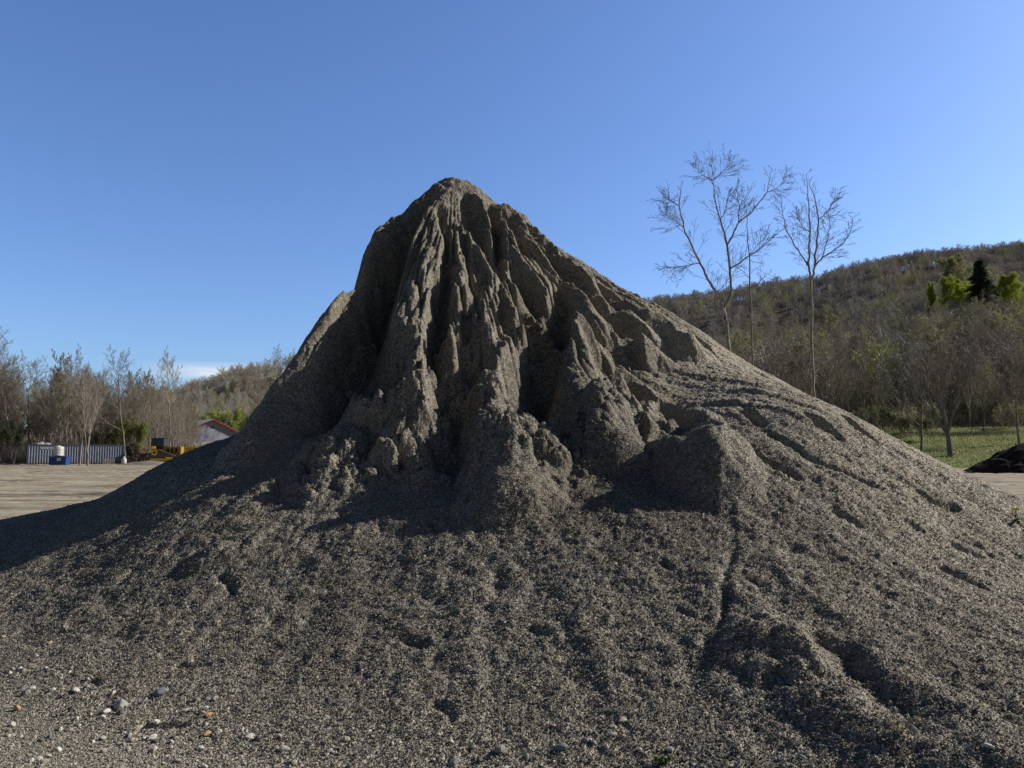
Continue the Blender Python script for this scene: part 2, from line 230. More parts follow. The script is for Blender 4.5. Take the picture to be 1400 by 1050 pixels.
STROKES=[('R', [(-1.2, 12.5, 0.17, 0.35), (-1.43, 11.9, 0.61, 0.5), (-1.51, 11.3, 0.74, 0.62), (-1.45, 10.7, 0.62, 0.7), (-1.43, 10.2, 0.57, 0.75), (-1.54, 9.85, 0.58, 0.72), (-1.54, 9.5, 0.55, 0.68), (-1.39, 9.1, 0.49, 0.6), (-1.18, 8.65, 0.42, 0.5), (-0.97, 8.25, 0.36, 0.35)]),
('R', [(-1.25, 12.8, 0.22, 0.35), (-1.69, 12.4, 0.88, 0.45), (-1.91, 12.1, 1.36, 0.45), (-2.04, 11.9, 1.57, 0.45), (-2.15, 11.7, 1.49, 0.45), (-2.23, 11.5, 1.46, 0.45), (-2.28, 11.3, 1.29, 0.35)]),
('R', [(-2.17, 10.7, 1.36, 0.4), (-2.25, 10.6, 1.36, 0.5), (-2.37, 10.4, 1.37, 0.55), (-2.43, 10.1, 1.27, 0.6), (-2.54, 9.8, 1.07, 0.6), (-2.69, 9.5, 0.89, 0.6), (-2.8, 9.3, 0.76, 0.55), (-2.91, 9.0, 0.48, 0.5), (-2.97, 8.8, 0.38, 0.4)]),
('G', [(-1.51, 12.4, 0.165, 0.38), (-1.74, 11.95, 0.33, 0.38), (-1.83, 11.35, 0.49500000000000005, 0.38), (-1.88, 10.85, 0.55, 0.38), (-1.94, 10.4, 0.55, 0.38), (-2.0, 9.95, 0.55, 0.38), (-2.09, 9.45, 0.44000000000000006, 0.38), (-2.21, 9.1, 0.22000000000000003, 0.38)]),
('R', [(-1.3, 12.95, 0.27, 0.35), (-1.02, 13.0, 0.16, 0.42), (-0.69, 13.0, 0.1, 0.35)]),
('G', [(-1.83, 10.55, 0.3, 0.34), (-1.87, 10.05, 0.6, 0.34), (-1.7, 9.55, 0.6, 0.34), (-1.51, 9.1, 0.6, 0.34), (-1.27, 8.65, 0.27, 0.34)]),
('R', [(-1.16, 11.84, 0.23399999999999999, 0.21000000000000002), (-0.96, 11.38, 0.23399999999999999, 0.21000000000000002), (-0.8, 11.05, 0.23399999999999999, 0.21000000000000002), (-0.7, 10.83, 0.23399999999999999, 0.21000000000000002)]),
('G', [(-1.13, 11.97, 0.2, 0.11900000000000001), (-0.99, 11.49, 0.2, 0.11900000000000001), (-0.9, 11.09, 0.2, 0.11900000000000001), (-0.91, 10.69, 0.2, 0.11900000000000001)]),
('R', [(-0.9, 11.69, 0.26, 0.21000000000000002), (-0.77, 11.46, 0.26, 0.21000000000000002), (-0.6, 11.27, 0.26, 0.21000000000000002), (-0.51, 11.1, 0.26, 0.21000000000000002), (-0.38, 10.99, 0.26, 0.21000000000000002), (-0.27, 10.85, 0.26, 0.21000000000000002)]),
('R', [(-0.27, 10.82, 0.28600000000000003, 0.231), (-0.32, 10.5, 0.28600000000000003, 0.231), (-0.29, 10.22, 0.28600000000000003, 0.231), (-0.23, 10.12, 0.156, 0.21000000000000002)]),
('G', [(-0.89, 11.75, 0.2, 0.1275), (-0.78, 11.47, 0.2, 0.1275), (-0.63, 11.26, 0.2, 0.1275), (-0.53, 11.04, 0.2, 0.1275)]),
('R', [(-0.76, 10.8, 0.195, 0.21000000000000002), (-0.71, 10.27, 0.39, 0.315), (-0.68, 10.05, 0.39, 0.315), (-0.74, 9.8, 0.39, 0.315), (-0.81, 9.51, 0.39, 0.315), (-0.73, 9.27, 0.39, 0.315), (-0.6, 9.18, 0.26, 0.2625)]),
('R', [(-0.7, 10.41, 0.195, 0.21000000000000002), (-0.56, 9.93, 0.44200000000000006, 0.35700000000000004), (-0.42, 9.74, 0.44200000000000006, 0.35700000000000004), (-0.19, 9.51, 0.45499999999999996, 0.42000000000000004), (-0.02, 9.36, 0.52, 0.525), (0.05, 9.08, 0.52, 0.525), (0.19, 8.85, 0.52, 0.525), (0.11, 8.25, 0.52, 0.525), (0.04, 7.79, 0.45499999999999996, 0.525), (-0.03, 6.89, 0.325, 0.47250000000000003)]),
('R', [(-0.03, 9.38, 0.52, 0.47250000000000003), (-0.14, 9.17, 0.52, 0.47250000000000003), (-0.2, 8.93, 0.52, 0.47250000000000003), (-0.16, 8.54, 0.52, 0.47250000000000003), (-0.07, 7.88, 0.52, 0.47250000000000003)]),
('G', [(-0.87, 10.85, 0.2, 0.1275), (-0.95, 10.47, 0.35, 0.187), (-0.98, 10.03, 0.35, 0.187), (-0.97, 9.52, 0.35, 0.187), (-0.9, 9.1, 0.35, 0.187), (-0.81, 8.56, 0.3, 0.2125), (-0.67, 7.91, 0.15, 0.187)]),
('G', [(-0.64, 10.12, 0.2, 0.17), (-0.57, 9.87, 0.25, 0.2125), (-0.5, 9.51, 0.25, 0.2125), (-0.52, 9.11, 0.3, 0.34), (-0.55, 8.49, 0.3, 0.34), (-0.53, 7.8, 0.2, 0.2975)]),
('R', [(-0.55, 12.44, 0.13, 0.21000000000000002), (-0.46, 12.02, 0.26, 0.273), (-0.41, 11.75, 0.26, 0.273)]),
('G', [(-0.82, 12.51, 0.1, 0.1275), (-0.65, 12.14, 0.28, 0.23800000000000002), (-0.55, 11.88, 0.3, 0.255), (-0.45, 11.57, 0.2, 0.17)]),
('G', [(-0.34, 12.38, 0.36, 0.17), (-0.27, 12.01, 0.36, 0.17), (-0.18, 11.56, 0.36, 0.17), (-0.13, 11.21, 0.25, 0.17)]),
('R', [(-0.28, 12.37, 0.13, 0.21000000000000002), (-0.14, 11.96, 0.325, 0.21000000000000002), (-0.09, 11.44, 0.325, 0.21000000000000002), (-0.02, 11.08, 0.325, 0.21000000000000002), (-0.08, 10.75, 0.325, 0.21000000000000002), (-0.07, 10.51, 0.325, 0.21000000000000002), (-0.03, 10.25, 0.325, 0.21000000000000002), (0.02, 10.04, 0.325, 0.21000000000000002), (0.1, 9.82, 0.325, 0.21000000000000002), (0.13, 9.62, 0.26, 0.21000000000000002)]),
('R', [(-0.02, 11.15, 0.26, 0.21000000000000002), (0.11, 10.77, 0.45499999999999996, 0.336), (0.24, 10.54, 0.45499999999999996, 0.336), (0.39, 10.19, 0.52, 0.378), (0.51, 9.93, 0.546, 0.42000000000000004), (0.53, 9.67, 0.52, 0.42000000000000004)]),
('G', [(0.0, 11.22, 0.2, 0.1275), (0.13, 11.07, 0.4, 0.23800000000000002), (0.23, 10.78, 0.4, 0.23800000000000002), (0.28, 10.46, 0.5, 0.2975), (0.29, 10.05, 0.4, 0.255)]),
('G', [(-0.07, 12.3, 0.28, 0.136), (0.02, 12.04, 0.28, 0.136), (0.15, 11.83, 0.28, 0.136), (0.25, 11.54, 0.15, 0.1275)]),
('R', [(-0.12, 12.6, 0.13, 0.21000000000000002), (0.01, 11.99, 0.312, 0.252), (0.13, 11.6, 0.312, 0.252), (0.24, 11.35, 0.312, 0.252), (0.39, 11.14, 0.312, 0.252), (0.51, 10.97, 0.312, 0.252), (0.71, 10.77, 0.39, 0.315), (0.85, 10.5, 0.45499999999999996, 0.3675)]),
('R', [(0.85, 10.5, 0.45499999999999996, 0.3675), (0.89, 10.11, 0.5850000000000001, 0.42000000000000004), (0.81, 9.76, 0.65, 0.47250000000000003), (0.71, 9.22, 0.7150000000000001, 0.525), (0.74, 8.75, 0.7150000000000001, 0.525), (0.85, 8.4, 0.65, 0.525), (0.96, 8.11, 0.52, 0.47250000000000003), (1.02, 7.54, 0.39, 0.3675), (1.09, 7.54, 0.195, 0.315)]),
('G', [(0.73, 11.09, 0.3, 0.17), (0.65, 10.68, 0.5, 0.255), (0.53, 10.09, 0.6, 0.34), (0.38, 9.52, 0.65, 0.425), (0.18, 8.75, 0.5, 0.3825), (0.04, 8.03, 0.3, 0.34)]),
('G', [(0.59, 9.5, 0.3, 0.425), (0.6, 9.01, 0.3, 0.425), (0.48, 8.42, 0.3, 0.425)]),
('R', [(0.0, 12.82, 0.13, 0.21000000000000002), (0.19, 12.28, 0.28600000000000003, 0.231), (0.38, 11.93, 0.28600000000000003, 0.231), (0.63, 11.77, 0.28600000000000003, 0.231), (0.88, 11.56, 0.28600000000000003, 0.231), (1.0, 11.15, 0.39, 0.315), (1.15, 10.69, 0.39, 0.315), (1.32, 10.49, 0.39, 0.29400000000000004), (1.59, 10.5, 0.39, 0.29400000000000004), (1.81, 10.35, 0.36400000000000005, 0.29400000000000004), (1.95, 10.31, 0.195, 0.2625)]),
('G', [(0.24, 12.51, 0.28, 0.153), (0.41, 12.19, 0.28, 0.153), (0.52, 12.04, 0.28, 0.153)]),
('G', [(0.53, 12.11, 0.34, 0.204), (0.71, 11.86, 0.34, 0.204), (0.9, 11.63, 0.34, 0.204), (1.01, 11.41, 0.3, 0.17)]),
('R', [(0.34, 11.6, 0.13, 0.1575), (0.46, 11.24, 0.26, 0.21000000000000002), (0.62, 11.13, 0.26, 0.21000000000000002), (0.73, 11.06, 0.26, 0.21000000000000002)]),
('G', [(1.1, 11.21, 0.3, 0.17), (1.32, 10.97, 0.38, 0.221), (1.54, 10.86, 0.38, 0.221), (1.76, 10.68, 0.38, 0.221), (1.96, 10.5, 0.2, 0.17)]),
('R', [(0.19, 12.8, 0.13, 0.21000000000000002), (0.52, 12.01, 0.338, 0.273), (0.83, 11.78, 0.338, 0.273), (1.2, 11.55, 0.338, 0.273), (1.34, 11.43, 0.26, 0.2625), (1.3, 11.09, 0.26, 0.21000000000000002)]),
('G', [(1.31, 11.83, 0.25, 0.1275), (1.42, 11.55, 0.3, 0.187), (1.61, 11.35, 0.3, 0.187), (1.86, 11.24, 0.2, 0.153)]),
('R', [(1.47, 11.46, 0.26, 0.315), (1.7, 11.18, 0.26, 0.315), (1.88, 10.89, 0.26, 0.315)]),
('R', [(0.06, 12.82, 0.13, 0.21000000000000002), (0.42, 12.22, 0.338, 0.273), (0.86, 11.86, 0.338, 0.273), (1.25, 11.59, 0.338, 0.273), (1.52, 11.41, 0.338, 0.273), (1.86, 11.27, 0.338, 0.273), (2.28, 11.14, 0.338, 0.273), (2.51, 10.74, 0.338, 0.273), (2.74, 10.76, 0.156, 0.21000000000000002)]),
('G', [(2.1, 11.63, 0.2, 0.1275), (2.27, 11.51, 0.3, 0.17), (2.4, 11.28, 0.3, 0.17), (2.47, 10.97, 0.15, 0.1275)]),
('G', [(2.72, 11.56, 0.2, 0.1275), (2.81, 11.37, 0.3, 0.153), (2.87, 11.02, 0.15, 0.1275)]),
('G', [(0.82, 12.14, 0.16, 0.1105), (1.2, 11.86, 0.16, 0.1105), (1.68, 11.65, 0.16, 0.1105), (2.06, 11.6, 0.16, 0.1105)]),
('R', [(0.9, 9.93, 0.13, 0.21000000000000002), (1.03, 9.62, 0.26, 0.315), (1.31, 9.44, 0.26, 0.315), (1.54, 9.5, 0.13, 0.21000000000000002)]),
('G', [(0.96, 10.04, 0.2, 0.153), (1.08, 9.87, 0.3, 0.204), (1.26, 9.57, 0.2, 0.17)]),
('G', [(1.5, 9.59, 0.2, 0.153), (1.56, 9.31, 0.26, 0.187), (1.53, 8.77, 0.15, 0.1275)]),
('R', [(1.58, 9.21, 0.18200000000000002, 0.315), (1.59, 8.72, 0.18200000000000002, 0.315), (1.46, 7.9, 0.18200000000000002, 0.315)]),
('G', [(1.51, 10.63, 0.22, 0.153), (1.62, 10.44, 0.25, 0.17), (1.62, 10.1, 0.15, 0.1275)]),
('R', [(1.73, 8.58, 0.325, 0.315), (1.75, 7.91, 0.45499999999999996, 0.42000000000000004), (1.74, 7.33, 0.52, 0.47250000000000003), (1.75, 7.01, 0.49400000000000005, 0.47250000000000003), (1.78, 6.83, 0.39, 0.42000000000000004), (1.8, 6.69, 0.195, 0.3675)]),
('G', [(1.78, 9.11, 0.2, 0.17), (1.77, 8.65, 0.4, 0.2975), (1.7, 7.81, 0.4, 0.323), (1.73, 7.18, 0.2, 0.255)]),
('G', [(2.52, 8.34, 0.22, 0.0935), (2.54, 8.1, 0.22, 0.0935), (2.57, 7.86, 0.12, 0.0765)]),
('G', [(3.11, 8.07, 0.1, 0.051), (3.18, 8.0, 0.14, 0.102), (3.24, 7.85, 0.14, 0.085), (3.27, 7.66, 0.06, 0.051)]),
('G', [(3.61, 8.52, 0.08, 0.051), (3.69, 8.43, 0.12, 0.0765), (3.7, 8.05, 0.12, 0.0765), (3.74, 7.88, 0.04, 0.0425)]),
('G', [(2.08, 7.72, 0.07, 0.059500000000000004), (2.2, 7.26, 0.07, 0.059500000000000004), (2.37, 6.97, 0.07, 0.059500000000000004), (2.52, 6.84, 0.03, 0.0425)]),
('G', [(2.6, 7.62, 0.07, 0.059500000000000004), (2.76, 7.29, 0.07, 0.059500000000000004), (2.98, 7.0, 0.07, 0.059500000000000004), (3.25, 6.85, 0.03, 0.0425)]),
('G', [(3.68, 7.03, 0.07, 0.06), (3.76, 6.94, 0.07, 0.06), (3.96, 6.95, 0.07, 0.06)]),
('G', [(2.66, 6.38, 0.09, 0.06), (2.69, 6.33, 0.09, 0.06), (2.74, 6.27, 0.09, 0.06)]),
('G', [(3.71, 6.42, 0.07, 0.05), (3.78, 6.4, 0.07, 0.05), (3.86, 6.39, 0.07, 0.05)]),
('G', [(3.58, 6.26, 0.07, 0.05), (3.68, 6.2, 0.07, 0.05), (3.8, 6.16, 0.07, 0.05)]),
('G', [(3.16, 5.83, 0.05, 0.05), (3.27, 5.74, 0.05, 0.05), (3.36, 5.63, 0.05, 0.05)]),
('G', [(1.98, 6.97, 0.008, 0.1), (1.76, 6.4, 0.012, 0.07), (1.63, 5.88, 0.016, 0.05), (1.48, 5.4, 0.028, 0.045), (1.39, 5.05, 0.035, 0.04), (1.29, 4.84, 0.02, 0.04)]),
('G', [(1.18, 4.7, 0.04, 0.1), (1.04, 4.52, 0.04, 0.1), (0.97, 4.39, 0.02, 0.1)]),
('R', [(1.35, 4.7, 0.06, 0.3), (1.54, 4.61, 0.06, 0.3), (1.68, 4.47, 0.06, 0.3), (1.72, 4.14, 0.06, 0.3), (1.78, 3.79, 0.05, 0.3)]),
('G', [(1.79, 4.6, 0.05, 0.1), (1.84, 4.43, 0.08, 0.15), (1.87, 4.15, 0.09, 0.2), (1.93, 3.88, 0.08, 0.22), (2.03, 3.69, 0.05, 0.2)]),
('R', [(2.03, 4.47, 0.05, 0.2), (2.03, 4.07, 0.1, 0.28), (2.06, 3.79, 0.1, 0.28), (2.05, 3.49, 0.1, 0.28)]),
('K', [(-1.73, 7.96, 1, 0.8), (-1.41, 8.25, 1, 0.8), (-1.1, 8.32, 1, 0.8), (-0.96, 8.09, 1, 0.8)]),
('K', [(-0.97, 9.19, 1, 0.55), (-0.78, 8.66, 1, 0.55), (-0.48, 8.37, 1, 0.55), (-0.15, 8.15, 1, 0.55), (-0.07, 7.56, 1, 0.55)]),
('K', [(0.42, 7.41, 0.9, 0.5), (0.92, 8.14, 0.9, 0.5), (1.21, 8.5, 0.9, 0.5)]),
('K', [(0.34, 10.24, 0.8, 0.5), (0.43, 10.08, 0.8, 0.5)]),
('K', [(-2.44, 7.41, 0.28, 0.35), (-2.23, 7.88, 0.28, 0.35), (-2.03, 8.26, 0.28, 0.35)]),
('K', [(1.34, 4.65, 0.32, 0.5), (1.58, 4.39, 0.32, 0.5), (1.78, 4.02, 0.32, 0.5), (1.89, 3.69, 0.32, 0.5)]),
('K', [(-0.55, 9.57, 0.8, 0.4), (-0.47, 9.81, 0.8, 0.4)]),
('K', [(1.4, 9.18, 0.6, 0.4), (1.45, 8.26, 0.6, 0.4)]),
('K', [(-2.67, 6.65, 0.25, 0.3), (-2.34, 6.74, 0.25, 0.3)]),
('G', [(0.1, 5.12, 0.03, 0.05), (0.18, 5.04, 0.03, 0.05), (0.22, 5.03, 0.03, 0.05)]),
('G', [(-0.7, 6.63, 0.03, 0.05), (-0.59, 6.53, 0.03, 0.05)]),
('G', [(-2.37, 6.34, 0.04, 0.05), (-2.25, 6.22, 0.04, 0.05), (-2.15, 6.09, 0.04, 0.05)]),
('G', [(-2.19, 5.29, 0.03, 0.03), (-2.14, 5.28, 0.03, 0.03), (-2.04, 5.24, 0.03, 0.03)]),
('G', [(-1.58, 7.1, 0.03, 0.04), (-1.48, 6.87, 0.03, 0.04)]),
('G', [(-0.72, 5.25, 0.03, 0.05), (-0.59, 5.1, 0.03, 0.05)]),
('G', [(-0.42, 4.46, 0.03, 0.05), (-0.35, 4.38, 0.03, 0.05), (-0.32, 4.33, 0.03, 0.05)]),
('G', [(1.11, 5.12, 0.03, 0.04), (1.16, 5.05, 0.03, 0.04)]),
('G', [(-2.12, 4.59, 0.035, 0.04), (-1.99, 4.53, 0.035, 0.04), (-1.91, 4.53, 0.035, 0.04)]),
('G', [(-2.79, 5.22, 0.03, 0.03), (-2.67, 5.14, 0.03, 0.03)]),
('G', [(-0.38, 6.75, 0.03, 0.04), (-0.29, 6.85, 0.03, 0.04)]),
('G', [(1.09, 5.67, 0.03, 0.03), (1.13, 5.6, 0.03, 0.03)])]
# ---------------------------------------------------------------- gravel materials
def gravel_mat(name,dark=(.055,.049,.041),mid=(.243,.223,.186),light=(.62,.59,.52),tan=(.27,.24,.185),gs=1.):
    m=NT(name,rough=.85,spec=.12)
    warp=m.n('ShaderNodeVectorMath',operation='ADD'); nz=m.n('ShaderNodeTexNoise'); m.L.new(m.co(),nz.inputs['Vector']); nz.inputs['Scale'].default_value=60; 
    sc_=m.n('ShaderNodeVectorMath',operation='SCALE'); m.L.new(nz.outputs['Color'],sc_.inputs[0]); sc_.inputs['Scale'].default_value=.012
    m.L.new(m.co(),warp.inputs[0]); m.L.new(sc_.outputs[0],warp.inputs[1]); W=warp.outputs[0]
    c1=m.sep(m.voro(75*gs,out='Color',co=W)); c2=m.sep(m.voro(34*gs,out='Color',co=W)); c3=m.sep(m.voro(140*gs,out='Color',co=W))
    g=m.math('ADD',m.math('MULTIPLY',c1,.42),m.math('ADD',m.math('MULTIPLY',c2,.38),m.math('MULTIPLY',c3,.20)))
    col=m.ramp(g,[(.12,dark),(.5,mid),(.72,tuple(.55*a+.45*b for a,b in zip(mid,light))),(.93,light)])
    big=m.noise(.7,4); col=m.mix(m.math('MULTIPLY',m.math('SUBTRACT',big,.42,clamp=True),3.2,clamp=True),col,m.mix(.55,col,tan))
    fine=m.noise(260,2); col=m.mix(.5,col,m.mix(1,col,m.ramp(fine,[(.3,.5),(.7,1.35)]),'MULTIPLY'))
    h=m.math('ADD',m.math('MULTIPLY',m.voro(75*gs,co=W),-.6),m.math('MULTIPLY',m.voro(34*gs,co=W),-1.2))
    nrm=m.bump(h,.009,1)
    return m,col,nrm
m,col,nrm=gravel_mat('gravel_pile_material',gs=1.5)
cr=m.attr('crust'); col=m.mix(m.math('MULTIPLY',cr,.55),col,m.mix(1,col,(1.05,1.01,.94),'MULTIPLY'))
dk=m.attr('shade_blotch'); col=m.mix(dk,col,m.mix(1,col,(.45,.44,.44),'MULTIPLY'))  # shade painted into the gullies, plus random dark blotches and one front patch
dr=m.attr('sunlit'); col=m.mix(dr,col,m.mix(1,col,(1.55,1.53,1.47),'MULTIPLY'))  # sunlight painted into the colour: right lobe and low toe lightened
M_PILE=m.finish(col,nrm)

# ---------------------------------------------------------------- the pile
PC=np.array([[float(v) for v in l.split()] for l in PILE_C.strip().split('\n')])
QUICK=False
def pile_height(X,Y,fine=True):
    wx=X+.10*(vnoise(X*2.1,Y*2.1,5)-.5)+.05*(vnoise(X*6,Y*6,7)-.5)+.022*(vnoise(X*15,Y*15,17)-.5)
    wy=Y+.10*(vnoise(X*2.1,Y*2.1,6)-.5)+.05*(vnoise(X*6,Y*6,8)-.5)+.022*(vnoise(X*15,Y*15,18)-.5)
    R,G,K=stroke_fields(X,Y,STROKES,wx,wy)
    Z0=smooth(X,Y,PC)
    dx,dy=X-PX,Y-PY; r=np.hypot(dx,dy); az=np.arctan2(dy,dx); azd=np.degrees(az)%360
    r1=np.interp(azd,np.arange(361),_tab[1])
    crust=1/(1+np.exp((r-r1*1.02-.25*(vnoise(X*2,Y*2,31)-.5)*2)/.12)); on=np.clip(Z0/.35,0,1)
    top=np.clip(r/1.3,0,1)
    # flutes running down the crust
    fl=1-np.abs(2*fbm(az*9+.5*vnoise(X*1.5,Y*1.5,3),r*.55+3,11,3)-1)
    fl2=1-np.abs(2*fbm(az*26+.9*vnoise(X*3,Y*3,4),r*1.4+9,15,3)-1)
    Z=Z0+R-G
    n3=fbm(az*15+.7*vnoise(X*1.1,Y*1.1,2)+.35*vnoise(X*3.5,Y*3.5,22),r*.5+5,13,2); fl3=1-np.abs(2*n3-1)
    Z+=crust*top*(.05*(fl-.72)*np.clip(r/2.5,.3,1.2)+.05-(.17*fl3**9*np.clip(r/2,.12,1.2)+.09*fl2**8*np.clip(r/1.8,.1,1))*(1-.75*np.clip((r/r1-.7)/.3,0,1)))
    ero=fbm(X*3.2,Y*3.2,21,4)-.5
    Z+=on*(.045+.015*crust)*ero
    # streaks down the loose slopes
    st=fbm(az*34,r*.9,41,3)-.5; lobe=np.clip((azd-285)/20,0,1)+np.clip((25-azd)/10,0,1)*(azd<90)
    Z+=on*(1-crust)*st*(.035+.035*lobe)*np.clip(r/4,0,1.3)
    # sparse small slumps and dents
    pk=np.clip(vnoise(X*1.9,Y*1.9,51)-.62,0,1)*2.6; dn=vnoise(X*5.5+3*vnoise(X,Y,5),Y*9,52)
    Z-=on*pk*.06*np.clip(dn-.55,0,1)*2
    Z+=on*(fbm(X*11,Y*11,61,3)-.5)*.035
    # blocky clods
    Kk=np.clip(K*1.5-.5*fbm(X*2.4,Y*2.4,71,2),0,1)
    i=Kk>.02
    if i.any():
        x,y=wx[i],wy[i]
        d,a=worley(x*4.2,y*4.2,81); d2,a2=worley(x*9.5,y*9.5,82); d3,a3=worley(x*21,y*21,83)
        c=.22*np.sqrt(np.clip(1-d*d*1.3,0,1))*(.45+a)+.11*np.sqrt(np.clip(1-d2*d2*1.4,0,1))*(.4+a2)+.045*np.sqrt(np.clip(1-d3*d3*1.4,0,1))*(.4+a3)
        Z[i]+=Kk[i]*(c-.10)
    # crumbs on the crust flanks
    mk=crust*np.clip(fbm(X*1.7,Y*1.7,91,2)-.45,0,1)*4
    i=mk>.05
    if i.any():
        d2,a2=worley(wx[i]*13,wy[i]*13,84); Z[i]+=np.clip(mk[i],0,1)*.022*np.sqrt(np.clip(1-d2*d2*1.4,0,1))*a2
    if fine:
        Z+=np.clip(Z0/.05,.3,1)*(np.random.RandomState(3).rand(*X.shape)-.5)*.018
        Z+=on*(vnoise(X*33,Y*33,95)-.5)*.014
    shade_blotch=np.clip(G*1.2,0,.5)+.35*np.clip(Kk,0,1)*0+.55*on*np.clip(fbm(X*.8,Y*.8,99,3)-.5,0,1)*2  # gully term is painted shade, noise term is random tone
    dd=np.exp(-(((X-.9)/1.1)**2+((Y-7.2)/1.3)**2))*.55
    sunlit=on*(1-crust)*np.clip((azd-292)/22,0,1)*(.55+.9*(fbm(X*.7,Y*.7,107,3)-.5))+.35*(1-on)+.6*np.clip((.28-Z0)/.28,0,1)*(fbm(X*1.1,Y*1.1,111,3)+.3)  # where the gravel colour is lightened to look sunlit
    return Z-.015,crust,np.clip(shade_blotch+dd,0,.85)*(1-.6*np.clip(sunlit,0,1)),np.clip(sunlit,0,1)
if QUICK:
    xs=np.arange(-11,12.5,.04); ys=np.arange(2.2,22,.04)
else:
    xs=np.concatenate([np.arange(-11,-7,.022),np.arange(-7,7.5,.0145),np.arange(7.5,12.5,.025)])
    ys=[2.2]
    while ys[-1]<22:
        y=ys[-1]; ys.append(y+(.0095 if y<5.5 else .0135 if y<13.2 else .02+.02*(y-13.2)))
    ys=np.array(ys)
X,Y=np.meshgrid(xs,ys)
Z,CR,SHD,LIT=pile_height(X,Y)
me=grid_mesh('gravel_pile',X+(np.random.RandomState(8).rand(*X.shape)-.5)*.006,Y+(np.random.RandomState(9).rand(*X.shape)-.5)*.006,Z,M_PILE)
set_attr(me,'crust',CR); set_attr(me,'shade_blotch',SHD); set_attr(me,'sunlit',LIT)
pile=bpy.data.objects.new('gravel_pile',me); link(pile)
tag(pile,'huge conical pile of dark grey-brown gravel with rain-carved gullies and a crusted peak','gravel pile')
def ground_z(x,y):
    return float(pile_height(np.array([[float(x)]]),np.array([[float(y)]]),False)[0][0,0])
# ---------------------------------------------------------------- ground
m,col,nrm=gravel_mat('yard_dirt_material',dark=(.11,.095,.075),mid=(.30,.27,.21),light=(.6,.56,.47),tan=(.36,.31,.23),gs=.8)
strk=m.noise(1.,5,.6,co=m.mapping((.10,.55,1),rot=(0,0,.12)))
col2=m.ramp(strk,[(.3,(.30,.26,.19)),(.5,(.44,.385,.29)),(.68,(.55,.49,.385))])
rut=m.math('MAXIMUM',m.noise(1.,4,.65,co=m.mapping((.13,1.5,1),rot=(0,0,-.06))),m.math('SUBTRACT',m.noise(1.,5,.7,co=m.mapping((.45,3.6,1),rot=(0,0,.09))),.02))
col2=m.mix(m.ramp(rut,[(.51,0.),(.62,.85)]),col2,(.12,.10,.075))
fy=m.sep(m.co(),1)
far=m.ramp(m.math('MULTIPLY',m.math('SUBTRACT',fy,9.),.08,clamp=True),[(0.,0.),(1.,.85)])
colg=m.mix(far,col,col2)
colg=m.mix(m.math('MULTIPLY',m.ramp(m.noise(.5,4),[(.45,0.),(.6,1.)]),.5),colg,m.mix(1,colg,(1.0,.86,.68),'MULTIPLY'))
M_GROUND=m.finish(colg,nrm)
ang=np.radians(np.concatenate([np.linspace(-180,-50,50)[:-1],np.linspace(-50,50,500),np.linspace(50,180,50)[1:]]))
rad=np.concatenate([[0],np.geomspace(1.5,16,220),np.geomspace(16.3,130,260),np.geomspace(140,4000,26)])
A,Rr=np.meshgrid(ang,rad); GXX=Rr*np.sin(A); GYY=Rr*np.cos(A)
gz=(fbm(GXX*.9,GYY*.9,201,4)-.5)*.07
wet=np.exp(-((GXX*0)**2))
rutf=np.abs(vnoise(GXX*.12+GYY*.02,GYY*.9+.2*GXX,203)-.5)
gz=gz+np.where(Rr>13,1,0)*(-.10*np.clip(.12-rutf,0,1)/.12+(fbm(GXX*.25,GYY*1.6,205,3)-.5)*.22)*np.clip((Rr-13)/8,0,1)
gz=np.where(Rr>300,gz*0,gz)
gz+=np.where(Rr<16,(np.random.RandomState(4).rand(*gz.shape)-.5)*.008,0)
me=grid_mesh('ground',GXX,GYY,gz-.02,M_GROUND)
gr=bpy.data.objects.new('ground',me); link(gr); tag(gr,kind='structure')
